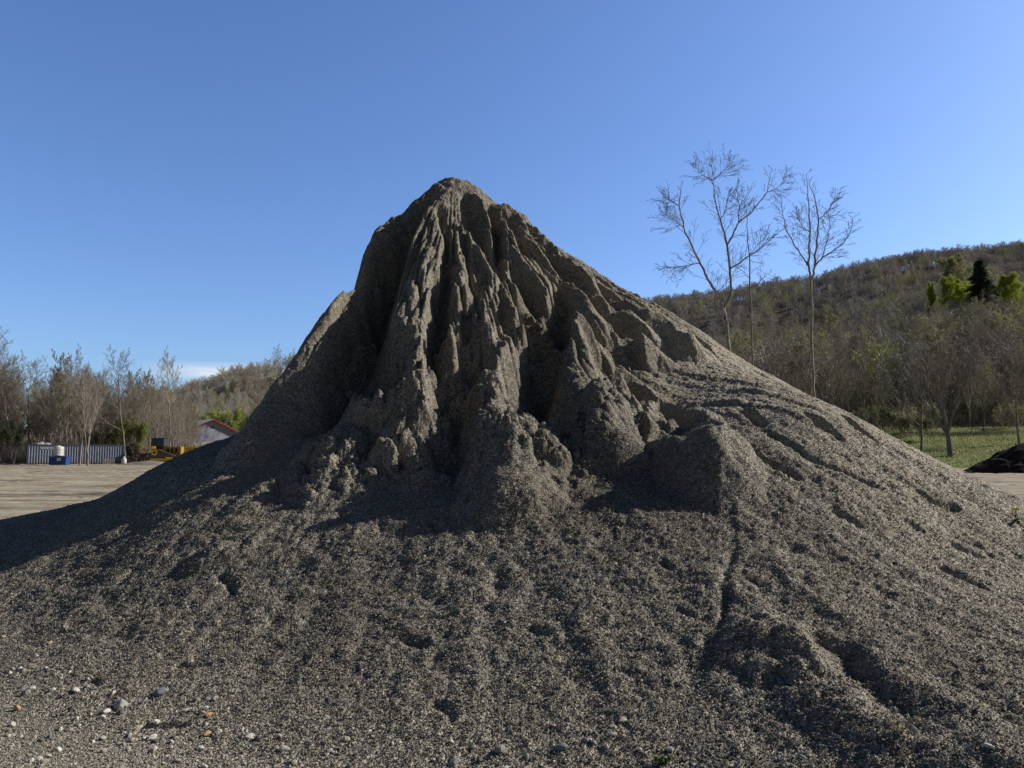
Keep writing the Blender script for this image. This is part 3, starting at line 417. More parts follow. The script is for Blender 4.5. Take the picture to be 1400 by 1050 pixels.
# ---------------------------------------------------------------- terrain behind the yard
def vt(v):                      # photo row -> tangent of elevation (used only to set ridge heights)
    b=(525-np.asarray(v,float))/1052; return np.tan(np.arctan(b)+PITCH)
_ru=np.array([-900,-300,0,100,180,250,290,330,380,500,700,880,1000,1100,1200,1300,1400,1500,1700,2300])
_rv=np.array([575,572,566,560,545,524,511,500,493,472,438,414,392,378,357,343,331,320,305,300])
_su=np.array([-900,700,850,930,1050,1130,1200,1260,1330,1400,1500,2300])
_sv=np.array([575,500,470,455,442,436,405,392,378,372,362,350])
def terrain(x,y):
    x=np.asarray(x,float); y=np.maximum(np.asarray(y,float),30.)
    u=np.clip(700+1052*x/y,-900,2300)
    Hr=1.6+vt(np.interp(u,_ru,_rv))*610-13; Hr=np.maximum(Hr,2)
    Hs=np.maximum(1.6+vt(np.interp(u,_su,_sv))*300-14,0)
    right=np.clip((u-760)/260,0,1); right=right*right*(3-2*right)
    d=y
    zr=np.zeros_like(d)
    k=[70,112,165,225,300,345,420,610,760,1500]
    vr=[0*Hs-.6,0*Hs+5.2,.27*Hs+1,.6*Hs,Hs,Hs*.98,Hs+.22*(Hr-Hs),Hr,Hr*.9,Hr*.5]
    vl=[0*Hs-.6,0*Hs-.6,0*Hs-.3,0*Hs+.5,2+.05*Hr,3+.08*Hr,.3*Hr,Hr,Hr*.95,Hr*.5]
    for i in range(len(k)-1):
        t=np.clip((d-k[i])/(k[i+1]-k[i]),0,1); t=t*t*(3-2*t)*.5+t*.5
        m=(d>=k[i])&(d<=k[i+1])
        a=vl[i]+(vr[i]-vl[i])*right; b=vl[i+1]+(vr[i+1]-vl[i+1])*right
        zr=np.where(m,a+(b-a)*t,zr)
    zr=np.where(d<70,-.6,zr); zr=np.where(d>1500,Hr*.5,zr)
    z=zr+(fbm(x*.012,y*.012,301,3)-.5)*np.clip((d-110)/200,0,1)*14
    return z
def tz(x,y): return float(terrain(np.array([x]),np.array([y]))[0])
aa=np.linspace(-1.15,1.25,260); yy_=np.concatenate([np.linspace(62,150,70),np.geomspace(153,1500,90)])
AA,YY=np.meshgrid(aa,yy_); HX=AA*YY; HZ=terrain(HX,YY)+(fbm(HX*.8,YY*.8,303,3)-.5)*.25
m=NT('hillside_material',rough=1,spec=.05)
gy=m.sep(m.co(),1)
grass=m.ramp(m.noise(1.1,6,.65),[(.32,(.08,.085,.04)),(.46,(.13,.15,.055)),(.58,(.18,.20,.08)),(.72,(.27,.26,.15))])
litter=m.ramp(m.noise(.35,6),[(.3,(.11,.095,.075)),(.7,(.22,.19,.15))])
lim=m.math('ADD',gy,m.math('MULTIPLY',m.noise(.06,3),22.))
M_HILL=m.finish(m.mix(m.ramp(m.math('MULTIPLY',m.math('SUBTRACT',lim,124.),.06,clamp=True),[(0,0.),(1,1.)]),grass,litter),m.bump(m.noise(3,4),.25,.6))
hs=bpy.data.objects.new('hillside',grid_mesh('hillside',HX,YY,HZ,M_HILL,True)); link(hs); tag(hs,kind='structure')
# ---------------------------------------------------------------- bare trees
class Segs:
    def __init__(s): s.a=[];s.b=[];s.ra=[];s.rb=[]
    def add(s,a,b,ra,rb): s.a.append(tuple(a)); s.b.append(tuple(b)); s.ra.append(ra); s.rb.append(rb)
def tube_arrays(S,sides):
    A=np.array(S.a);B=np.array(S.b);ra=np.array(S.ra)[:,None];rb=np.array(S.rb)[:,None]
    D=B-A; D/=np.linalg.norm(D,axis=1,keepdims=True)+1e-9
    up=np.where(np.abs(D[:,2:3])<.9,[[0,0,1.]],[[1.,0,0]]); U=np.cross(D,up); U/=np.linalg.norm(U,axis=1,keepdims=True); V=np.cross(D,U)
    n=len(A); vs=[]
    for k in range(sides):
        c,s_=math.cos(2*math.pi*k/sides),math.sin(2*math.pi*k/sides); vs.append(A+(U*c+V*s_)*ra)
    for k in range(sides):
        c,s_=math.cos(2*math.pi*k/sides),math.sin(2*math.pi*k/sides); vs.append(B+(U*c+V*s_)*rb)
    verts=np.stack(vs,1).reshape(-1,3); base_=np.arange(n)[:,None]*(2*sides)
    f=[]
    for k in range(sides):
        k2=(k+1)%sides; f.append(np.concatenate([base_+k,base_+k2,base_+sides+k2,base_+sides+k],1))
    return verts,np.concatenate(f,0)
def grow(R,T,C,start,d,L,r,level,P,maxl):
    n=max(2,int(P['seg'][min(level,len(P['seg'])-1)])); p=Vector(start); d=Vector(d).normalized(); sl_=L/n; pts=[]
    for i in range(n):
        wob=P['wob']*(.6 if level==0 else 1)
        d=(d+Vector((R.gauss(0,wob),R.gauss(0,wob),R.gauss(0,wob)*.6+P['up']*(.0 if level==0 else 1)))).normalized()
        q=p+d*sl_; t0,t1=i/n,(i+1)/n; f=P['taper']
        r0=r*(1-f*t0); r1=r*(1-f*t1)
        (T if level<=P.get('tl',1) else C).add(p,q,max(r0,P['rmin']),max(r1,P['rmin']*.8)); pts.append((p.copy(),q.copy(),d.copy(),r0,t0)); p=q
    if level>=maxl: return
    nb=P['nb'][min(level,len(P['nb'])-1)]; s0=P['start'][min(level,len(P['start'])-1)]
    for j in range(nb):
        t=s0+(1-s0)*((j+R.random()*.9)/nb); i=min(n-1,int(t*n)); a,b,dd,rr,_=pts[i]; pos=a.lerp(b,t*n-i)
        az_=j*2.4+R.random()*1.2; ang=math.radians(R.uniform(*P['ang']))
        ax=dd.cross(Vector((0,0,1)) if abs(dd.z)<.95 else Vector((1,0,0))).normalized(); side=(Matrix.Rotation(az_,3,dd)@ax)
        nd=(dd*math.cos(ang)+side*math.sin(ang)).normalized()
        ll=L*P['ratio'][min(level,len(P['ratio'])-1)]*(1-.62*(t-s0)/(1-s0+1e-6))*R.uniform(.7,1.2)
        grow(R,T,C,pos,nd,ll,max(rr*(1-P['taper']*.2)*P['rr'],P['rmin']),level+1,P,maxl)
    if level==0 or level==1:
        pass
STY={
 'spread':dict(seg=[9,6,4,3,2],wob=.10,up=.10,taper=.85,rmin=.012,nb=[15,8,6,4],start=[.28,.2,.15,.1],ratio=[.52,.5,.5,.55],ang=(30,58),rr=.58),
 'upright':dict(seg=[9,6,4,3,2],wob=.05,up=.22,taper=.9,rmin=.011,nb=[19,7,6,4],start=[.22,.15,.15,.1],ratio=[.42,.45,.5,.55],ang=(22,46),rr=.5),
 'multi':dict(seg=[4,7,5,3,2],wob=.08,up=.16,taper=.8,rmin=.012,nb=[7,10,6,5],start=[.25,.22,.15,.1],ratio=[1.5,.42,.5,.5],ang=(14,34),rr=.72),
 'dense':dict(seg=[8,6,4,3,2],wob=.08,up=.13,taper=.85,rmin=.016,nb=[20,10,7],start=[.22,.15,.1],ratio=[.46,.5,.55],ang=(26,52),rr=.55),
 'sapling':dict(seg=[8,5,3,2],wob=.05,up=.12,taper=.93,rmin=.009,nb=[14,6,4],start=[.25,.2,.1],ratio=[.35,.45,.5],ang=(28,55),rr=.42)}
def bark(name,c0,c1,rnd=.25):
    m=NT(name,rough=.9,spec=.15); n=m.noise(6,4,co=m.mapping((1,1,.25)))
    col=m.ramp(n,[(.3,c0),(.7,c1)]); o=m.objrand()
    g=m.ramp(o,[(0,1-rnd),(1,1+rnd)]); return m.finish(m.mix(1,col,g,'MULTIPLY'))
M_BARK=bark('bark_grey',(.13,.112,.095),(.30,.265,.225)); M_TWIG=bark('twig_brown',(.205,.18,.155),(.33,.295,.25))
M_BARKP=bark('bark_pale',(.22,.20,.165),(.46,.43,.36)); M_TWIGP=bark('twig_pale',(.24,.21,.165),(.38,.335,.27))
def leafmat(name,c0,c1):
    m=NT(name,rough=.6,spec=.2); col=m.ramp(m.noise(2.2,3),[(.35,c0),(.65,c1)]); m.finish(col)
    t=m.n('ShaderNodeBsdfTranslucent'); m.put(t.inputs['Color'],col); mx=m.n('ShaderNodeMixShader'); mx.inputs[0].default_value=.45
    m.L.new(m.b.outputs[0],mx.inputs[1]); m.L.new(t.outputs[0],mx.inputs[2]); m.L.new(mx.outputs[0],m.N['Material Output'].inputs[0]); return m.m
M_BUD=leafmat('bud_olive',(.24,.24,.12),(.36,.35,.19)); M_GREEN=leafmat('leaf_spring_green',(.11,.16,.025),(.24,.30,.06)); M_LIME=leafmat('leaf_lime',(.24,.30,.03),(.42,.46,.07))
M_DKGREEN=leafmat('leaf_dark',(.06,.09,.03),(.12,.15,.055)); M_NEEDLE=leafmat('needle_dark',(.022,.042,.024),(.06,.09,.045))
def leaves_at(pts,size,rs,flat=False):
    n=len(pts); P_=np.asarray(pts)+rs.normal(0,max(size*.8,.12 if size>.06 else 0),(n,3)); u_=rs.normal(size=(n,3)); u_/=np.linalg.norm(u_,axis=1,keepdims=True)
    v_=np.cross(u_,rs.normal(size=(n,3))); v_/=np.linalg.norm(v_,axis=1,keepdims=True); s=size*rs.uniform(.5,1.3,(n,1))
    V_=np.stack([P_+u_*s,P_-u_*s*.5+v_*s*.8,P_-u_*s*.5-v_*s*.8],1).reshape(-1,3); return V_,np.arange(3*n).reshape(-1,3)
def tree_meshes(seed,H,style,r,maxl,mt,mc,leaf=None,lean=0.):
    R=random.Random(seed); T=Segs();C=Segs(); P=dict(STY[style]); L0=H*(.42 if style=='multi' else .95)
    grow(R,T,C,(0,0,-.3),(lean,R.uniform(-.03,.03),1),L0,r,0,P,maxl)
    v,f=tube_arrays(T,5); tm=np_mesh('trunk',v,f,mt,True)
    v,f=tube_arrays(C,3); out=[('crown',np_mesh('crown',v,f,mc))]
    if leaf:
        rs=np.random.RandomState(seed); m_,size,k=leaf; tips=np.array(C.b); tips=tips[rs.randint(0,len(tips),int(len(tips)*k))]
        v,f=leaves_at(tips,size,rs); out.append(('foliage',np_mesh('foliage',v,f,m_)))
    zmax=max(b[2] for b in C.b)
    return [('trunk',tm)]+out,zmax
def place_tree(meshes,zmax,name,x,y,z,H,rz,label,group=None,cat='tree',sx=1.):
    e=bpy.data.objects.new(name,None); link(e); e.location=(x,y,z); s=H/zmax; e.scale=(s*sx,s*sx,s); e.rotation_euler=(0,0,rz); e.empty_display_size=.3
    for nm,me_ in meshes:
        o=bpy.data.objects.new(nm,me_); link(o,e)
    tag(e,label,cat,group); return e
PX_=lambda u,y:(u-700)/1052*y
TV={}
def variant(key,*a,**k):
    if key not in TV: TV[key]=tree_meshes(*a,**k)
    return TV[key]
mA=variant('A',1,14,'spread',.17,4,M_BARK,M_TWIG); mB=variant('B',2,14,'upright',.15,4,M_BARK,M_TWIG); mC=variant('C',3,14,'dense',.15,3,M_BARK,M_TWIG)
mD=variant('D',4,14,'multi',.16,3,M_BARK,M_TWIG); mE=variant('E',5,14,'upright',.14,4,M_BARKP,M_TWIGP,leaf=(M_BUD,.035,.3)); mF=variant('F',6,14,'spread',.15,4,M_BARK,M_TWIGP,leaf=(M_BUD,.035,.25))
mS=variant('S',7,8,'sapling',.05,3,M_BARK,M_TWIG); mG=variant('G',8,10,'spread',.14,4,M_BARK,M_TWIG,leaf=(M_LIME,.13,2.6)); mH=variant('H',9,12,'upright',.13,4,M_BARKP,M_TWIGP,leaf=(M_BUD,.04,.8))
# left treeline: (photo column of trunk, row of top, depth, variant, label)
LT=[(20,440,104,mA,'tallest bare grey tree at the far left end of the treeline, wide open crown'),
(46,486,101,mF,'leaning bare tree just left of the blue container with faint olive buds'),
(2,505,110,mD,'bare many-stemmed tree cut by the left edge of the photo'),
(68,505,112,mB,'thin bare tree rising behind the left third of the blue container'),
(84,478,108,mH,'bushy-topped tree with pale olive buds behind the white tank'),
(100,470,100,mE,'pale budding poplar rising above the middle of the container'),
(112,494,93.6,mB,'pale-barked slender tree standing in front of the container, left of the V-shaped pair'),
(123,500,93.4,mD,'V-shaped dark tree standing in front of the container'),
(140,520,108,mC,'spreading bare brown tree behind the right half of the container'),
(158,512,112,mB,'narrow bare brown tree behind the right end of the container'),
(174,478,106,mA,'dense dark bare tree rising above the green bush right of the container'),
(193,520,114,mC,'bare brown tree between the dark dense one and the bulldozer'),
(212,505,118,mE,'pale slender budding tree above the bulldozer cab'),
(233,470,112,mE,'tall pale-trunked poplar with tiny new leaves just right of the bulldozer cab'),
(252,535,125,mB,'small bare tree left of the red-trimmed shed'),
(348,498,150,mE,'pale thin tree above the yellow-green bushes, left of its bare neighbour'),
(366,478,150,mA,'bare purple-brown tree beside the left slope of the gravel pile')]
LT.append((-12,470,108,mC,'bare tree outside the left edge beside the tallest one'))
R0=random.Random(5)
for (u,v,y,ms,lab) in LT:
    if y>95: y=max(y,109.)
    x=PX_(u,y); H=1.6+float(vt(v))*y+.2; place_tree(ms[0],ms[1],'bare_tree',x,y,0 if y<112 else tz(x,y),H,R0.uniform(0,6.28),lab,cat='bare tree')
GL='thin bare trees crowding the left treeline'
for k in range(88):
    u=R0.uniform(-25,272); y=R0.uniform(112,140); v=R0.uniform(494,540) if u<215 else R0.uniform(530,565); x=PX_(u,y); H=1.6+float(vt(v))*y
    ms=R0.choice([mB,mC,mD,mE,mB,mF,mH,mE]); place_tree(ms[0],ms[1],'bare_tree',x,y,-.1,H,R0.uniform(0,6.28),'thin bare tree packed among others in the treeline behind the yard',GL,cat='bare tree')
M_BARKM=bark('bark_poplar',(.13,.12,.10),(.34,.32,.27)); M_TWIGD=bark('twig_dark',(.13,.11,.095),(.22,.19,.165))
# ---------------------------------------------------------------- hand-placed young trees behind the pile
def limb_tree(name,y,limbs,label,seed,mt,mc,dr=.05,z0=0.,twl=1.9,tw=26):
    """limbs: lists of (u,v,radius,dy) nodes; dy = depth offset in metres"""
    R=random.Random(seed); T=Segs(); C=Segs(); P=dict(STY['sapling']); P['rmin']=.008; P['up']=.05; P['tl']=-1; P['wob']=.014; P['ang']=(24,44); P['nb']=[14,4,2]; P['rr']=.6
    x0=PX_(limbs[0][0][0],y)
    for li,lm in enumerate(limbs):
        pts=[Vector((PX_(u,y+dy)-x0,dy,1.6+float(vt(v))*(y+dy)-z0)) for (u,v,r,dy) in lm]; rs_=[q[2] for q in lm]
        L=sum((pts[i+1]-pts[i]).length for i in range(len(pts)-1)); acc=0
        for i in range(len(pts)-1):
            n=4; a,b=pts[i],pts[i+1]; seg=(b-a).length; prev=a
            for k in range(n):
                t=(k+1)/n; q=a.lerp(b,t)+(Vector((R.gauss(0,.03),R.gauss(0,.03),0)) if k<n-1 else Vector()); r0=rs_[i]+(rs_[i+1]-rs_[i])*k/n; r1=rs_[i]+(rs_[i+1]-rs_[i])*t
                T.add(prev,q,r0,r1)
                prog=(acc+seg*t)/L; prob=tw*seg/n/L*(1. if li else .45)
                if li==0 and q.z<5.5: prob=.15
                c=int(prob)+(R.random()<prob-int(prob))
                for _ in range(c):
                    d=(b-a).normalized(); az_=R.uniform(0,6.28); ax=d.cross(Vector((1,.3,0))).normalized(); side=Matrix.Rotation(az_,3,d)@ax; ang=math.radians(R.uniform(30,62))
                    nd=d*math.cos(ang)+side*math.sin(ang)
                    grow(R,C,C,q,nd,twl*R.uniform(.5,1.25)*(1.2-.85*prog),.0125,1,P,3)
                prev=q
            acc+=seg
    e=bpy.data.objects.new(name,None); link(e); e.location=(x0,y,z0)
    v,f=tube_arrays(T,7); link(bpy.data.objects.new('trunk',np_mesh('trunk',v,f,mt,True)),e)
    v,f=tube_arrays(C,3); link(bpy.data.objects.new('crown',np_mesh('crown',v,f,mc)),e)
    tag(e,label,'bare tree'); return e
limb_tree('bare_tree',45,[
 [(999,632,.125,0),(998,520,.115,0),(999,475,.105,0),(997,440,.10,0),(993,424,.095,0)],
 [(993,424,.085,0),(987,416,.08,0),(981,396,.075,-.2),(971,380,.07,-.3),(960,355,.062,-.5),(949,332,.055,-.6),(940,311,.046,-.7),(934,281,.036,-.9),(937,256,.018,-1)],
 [(993,424,.08,0),(999,412,.08,.1),(1004.5,396,.078,.1),(1003,368,.072,.2),(1000,335,.062,.3),(992,302,.046,.4),(985,275,.036,.4),(981,247,.027,.5),(982,222,.018,.5),(982,204,.012,.5)],
 [(1000,335,.06,.3),(1009,320,.055,.5),(1017,304,.05,.8),(1035,291,.042,1.1),(1046,277,.034,1.3),(1058,263,.027,1.5),(1062,245,.02,1.6),(1066,231,.01,1.6)],
 [(1058,263,.022,1.5),(1072,258,.016,1.9),(1080,250,.012,2.1),(1087,236,.008,2.2)],
 [(1017,304,.035,.8),(1018,277,.026,.6),(1015,255,.012,.5)],
 [(1004,367,.05,.2),(1020,357,.04,-.4),(1044,341,.03,-.9),(1063,325,.018,-1.3),(1075,315,.01,-1.5)],
 [(992,302,.03,.4),(1000,285,.022,1.2),(1004,262,.01,1.6)],
 [(981,247,.03,.5),(992,238,.02,.1),(1003,228,.012,-.2),(1008,216,.008,-.3)],
 [(981,247,.028,.5),(968,240,.018,.9),(958,225,.01,1.2)],
 [(940,311,.028,-.7),(925,300,.018,-1.3),(912,292,.009,-1.6)],
 [(934,281,.024,-.9),(922,275,.016,-.4),(912,266,.009,-.2)],
 [(960,360,.026,-.5),(938,364,.018,-1),(912,366,.008,-1.4)]],
 'taller forked bare tree with pale trunk behind the right slope of the pile',11,M_BARKM,M_TWIGD,tw=21,twl=1.7)
limb_tree('bare_tree',45,[
 [(1114,640,.105,0),(1114,545,.098,0),(1113,480,.088,0),(1115,430,.078,0),(1115,384,.07,0)],
 [(1115,384,.07,0),(1113,364,.065,.1),(1114,340,.055,.2),(1116.5,318,.048,.3),(1116,277,.034,.4),(1114,238,.012,.5)],
 [(1115,384,.07,0),(1121,365,.065,-.2),(1123,345,.058,-.3),(1126,325,.05,-.3),(1129,300,.042,-.4),(1124.6,270,.03,-.5),(1118,249,.012,-.6)],
 [(1121,365,.05,-.2),(1132,352,.045,-.7),(1145,345,.04,-1.1),(1163,332,.03,-1.6),(1173,316,.022,-1.9),(1178,297,.01,-2)],
 [(1113,364,.05,.1),(1107,354,.045,.4),(1095,338,.04,.8),(1083,315,.03,1.2),(1079,290,.02,1.4),(1078,270,.009,1.5)],
 [(1129,300,.03,-.4),(1141,290,.022,-.1),(1150,276,.013,.1),(1154,266,.007,.2)],
 [(1132,352,.032,-.7),(1140,330,.026,-1.2),(1144,305,.016,-1.4),(1146,290,.007,-1.5)],
 [(1116,318,.028,.3),(1105,308,.02,.8),(1098,290,.01,1)],
 [(1114,437,.045,0),(1100,428,.038,.6),(1088,420,.03,1),(1072,402,.018,1.4),(1060,385,.008,1.7)],
 [(1114,470,.035,0),(1127,461,.028,-.6),(1145,452,.015,-1.1),(1160,440,.007,-1.4)],
 [(1114,510,.03,0),(1124,502,.024,.5),(1138,492,.012,.9)]],
 'shorter narrow bare tree right of the forked one, rising in front of the wooded ridge',12,M_BARKM,M_TWIGD,tw=19,twl=1.5)
limb_tree('bare_tree',47,[
 [(1031,640,.07,0),(1031,470,.06,0),(1030,400,.05,0),(1030,340,.036,0),(1029,300,.022,0),(1028,280,.01,0)],
 [(1030,400,.02,0),(1044,385,.015,.5),(1060,372,.008,.8)],
 [(1030,380,.02,0),(1014,366,.014,-.5),(1002,352,.008,-.8)],
 [(1030,350,.02,0),(1042,336,.014,-.6),(1056,322,.008,-.9)]],
 'very thin straight bare tree between the two bigger ones behind the pile',13,M_BARK,M_TWIGD,tw=9,twl=1.6)
# trees standing on the lawn edge at the right
def rt(name,u,vb,vtop,y,ms,lab,rz,sx=1,group=None,cat='bare tree'):
    x=PX_(u,y); z=tz(x,y); H=1.6+float(vt(vtop))*y-z; return place_tree(ms[0],ms[1],name,x,y,z,H,rz,lab,group,cat=cat,sx=sx)
mRT=variant('R1',21,13,'spread',.21,4,M_BARK,M_TWIG); mRM=variant('R2',22,13,'multi',.24,3,M_BARK,M_TWIG); mRL=variant('R3',23,13,'spread',.19,4,M_BARK,M_TWIG,lean=-.25)
rt('bare_tree',1257,615,478,86,mRT,'single-trunked dark bare tree on the grass, left of the V-trunked one',.5)
rt('bare_tree',1297,618,455,84,mRM,'big dark bare tree splitting low into a V on the grass bank',1.2,1.0)
rt('bare_tree',1392,600,470,92,mRL,'bare tree leaning left above the dark heap at the right edge',0.)
GS_='slim saplings on the grass bank'
for k in range(26):
    y=R0.uniform(98,122); u=R0.uniform(1225,1450); rt('sapling',u,0,R0.uniform(520,560),y,mS,'slim bare sapling on the grassy bank below the woods',R0.uniform(0,6.28),group=GS_,cat='sapling')
# conifer
def conifer(u,vtop,vbase,y,label,seed=3):
    R=random.Random(seed); x=PX_(u,y); z0=tz(x,y); zt=1.6+float(vt(vtop))*y; zb=1.6+float(vt(vbase))*y; H=zt-z0; C=Segs(); pts=[]
    k=0; z=zb-z0
    while z<H-.3:
        f=(z-(zb-z0))/(zt-zb); L=(5.6*(1-f)**.85+.4)*R.uniform(.5,1.25); a=k*2.4+R.uniform(-.4,.4); n=6; p=Vector((0,0,z))
        for i in range(n):
            q=p+Vector((math.cos(a)*L/n,math.sin(a)*L/n,(.05-.045*i)*L/n*2)); C.add(p,q,.05*(1-i/n)+.01,.05*(1-(i+1)/n)+.01)
            for _ in range(40): pts.append(tuple(p.lerp(q,R.random())+Vector((R.gauss(0,.19),R.gauss(0,.19),R.gauss(0,.06)-.10))))
            p=q
        z+=R.uniform(.05,.14); k+=1
    e=bpy.data.objects.new('pine_tree',None); link(e); e.location=(x,y,z0)
    T=Segs(); T.add((0,0,-.5),(0,0,H*.5),.28,.17); T.add((0,0,H*.5),(0,0,H),.17,.02)
    v,f=tube_arrays(T,7); link(bpy.data.objects.new('trunk',np_mesh('trunk',v,f,M_BARK,True)),e)
    v,f=tube_arrays(C,3); v2,f2=leaves_at(pts,.24,np.random.RandomState(seed)); 
    link(bpy.data.objects.new('branches',np_mesh('branches',v,f,M_BARK)),e); link(bpy.data.objects.new('foliage',np_mesh('foliage',v2,f2,M_NEEDLE)),e)
    tag(e,label,'conifer')
conifer(1350,355,436,222,'dark green pine standing alone among the bare trees on the right hillside')
conifer(1058,470,560,215,'dark evergreen half hidden in the bare woods behind the two tall trees',5)
mL1=variant('L1',31,9,'spread',.13,3,M_BARK,M_TWIG,leaf=(M_LIME,.075,9.)); mL2=variant('L2',32,9,'upright',.12,3,M_BARK,M_TWIG,leaf=(M_LIME,.075,7.)); mL3=variant('L3',33,11,'spread',.13,4,M_BARK,M_TWIG,leaf=(M_BUD,.07,2.4))
rt('leafing_tree',1323,0,376,232,mL1,'bright lime-green leafing tree directly left of the dark pine',.3,.95,cat='leafing tree')
rt('leafing_tree',1386,0,376,232,mL1,'bright lime-green leafing tree directly right of the dark pine',2.2,.95,cat='leafing tree')
rt('leafing_tree',1281,0,386,235,mL2,'narrow lime-green leafing tree left of the pair beside the pine',.9,.6,cat='leafing tree')
rt('leafing_tree',1336,0,346,262,mL3,'pale olive leafing tree rising behind the dark pine',.9,1.,cat='leafing tree')
rt('leafing_tree',1128,0,432,262,mL3,'rounded olive-budding tree on the hillside right of the shorter tall tree',2.9,1.2,cat='leafing tree')
# hillside woods: nearest trees as individuals
GH='bare trees of the woods on the right hillside'; n=0; occ=[]
mN=[variant('N%d'%i,40+i,14,['dense','upright','dense','multi','dense'][i],.15,[3,3,3,3,3][i],[M_BARK,M_BARK,M_BARKP,M_BARK,M_BARK][i],[M_TWIG,M_TWIG,M_TWIGP,M_TWIG,M_TWIGP][i],leaf=[None,None,(M_BUD,.09,1.0),None,(M_BUD,.08,.35)][i]) for i in range(5)]
for k in range(4000):
    if n>=205: break
    y=104+(R0.random()**1.3)*130; u=R0.uniform(905,1460)
    if u<1190 and y<100: continue
    if y<126 and R0.random()<.35: continue
    x=PX_(u,y)
    if any((x-a)**2+(y-b)**2<3.6**2 for a,b in occ): continue
    occ.append((x,y)); ms=R0.choice([mN[0],mN[1],mN[3],mN[0],mN[2],mN[4],mA,mC]); H=R0.uniform(12,17)*(1 if y>125 else .85)
    place_tree(ms[0],ms[1],'bare_tree',x,y,tz(x,y)-.1,H,R0.uniform(0,6.28),'bare grey-brown tree in the dense woods covering the right hillside',GH,cat='bare tree'); n+=1
# the woods farther off read as one mass
def far_wood(name,seed,count,ur,yr,hr,mats,minl=0):
    rs=np.random.RandomState(seed); R=random.Random(seed); protos=[]
    for i in range(6):
        T=Segs();C=Segs();P=dict(STY[['spread','upright','spread'][i%3]]); P['seg']=[4,3,2,1]; P['nb']=[13,7,5]; P['rmin']=.045; P['tl']=9
        grow(R,T,C,(0,0,0),(0,0,1),12,.17,0,P,3); v,f=tube_arrays(T,3); protos.append((v*np.array([1,1,12.5/v[:,2].max()]),f))
    VS=[[] for _ in mats]; FS=[[] for _ in mats]; off=[0]*len(mats)
    u=rs.uniform(ur[0],ur[1],count); y=np.sqrt(rs.uniform(yr[0]**2,yr[1]**2,count)); x=(u-700)/1052*y; z=terrain(x,y)
    for i in range(count):
        v,f=protos[rs.randint(6)]; s=rs.uniform(*hr)/12.5; a=rs.uniform(0,6.28); c,s_=math.cos(a),math.sin(a); w_=rs.uniform(.9,1.35)
        V_=np.stack([(v[:,0]*c-v[:,1]*s_)*s*w_+x[i],(v[:,0]*s_+v[:,1]*c)*s*w_+y[i],v[:,2]*s+z[i]-.3],1)
        k=rs.choice(len(mats),p=np.array([q[1] for q in mats])/sum(q[1] for q in mats)); VS[k].append(V_); FS[k].append(f+off[k]); off[k]+=len(V_)
    allv=[];allf=[];mi=[];o=0
    for k in range(len(mats)):
        if not VS[k]: continue
        vv=np.concatenate(VS[k]); ff=np.concatenate(FS[k]); allv.append(vv); allf.append(ff+o); mi.append(np.full(len(ff),k,np.int32)); o+=len(vv)
    me_=np_mesh(name,np.concatenate(allv),np.concatenate(allf),None)
    for mm,_ in mats: me_.materials.append(mm)
    me_.polygons.foreach_set('material_index',np.concatenate(mi)); o_=bpy.data.objects.new(name,me_); link(o_); return tag(o_,kind='stuff')
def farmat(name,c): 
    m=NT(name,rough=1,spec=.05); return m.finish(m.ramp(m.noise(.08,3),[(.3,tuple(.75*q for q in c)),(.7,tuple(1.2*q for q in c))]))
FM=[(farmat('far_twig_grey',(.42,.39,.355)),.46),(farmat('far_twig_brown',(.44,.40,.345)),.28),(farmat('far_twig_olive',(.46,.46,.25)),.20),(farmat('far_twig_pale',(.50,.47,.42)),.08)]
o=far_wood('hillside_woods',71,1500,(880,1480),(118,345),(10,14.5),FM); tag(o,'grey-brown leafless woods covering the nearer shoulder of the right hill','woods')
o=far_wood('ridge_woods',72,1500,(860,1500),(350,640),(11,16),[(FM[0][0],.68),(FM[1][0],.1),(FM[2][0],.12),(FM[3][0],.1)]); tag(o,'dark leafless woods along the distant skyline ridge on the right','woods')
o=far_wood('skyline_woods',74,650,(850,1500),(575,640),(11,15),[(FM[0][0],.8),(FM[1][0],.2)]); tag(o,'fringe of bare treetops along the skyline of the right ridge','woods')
o=far_wood('left_hill_woods',73,760,(150,440),(380,660),(11,16),FM); tag(o,'brown leafless woods on the small distant hill left of the pile','woods')
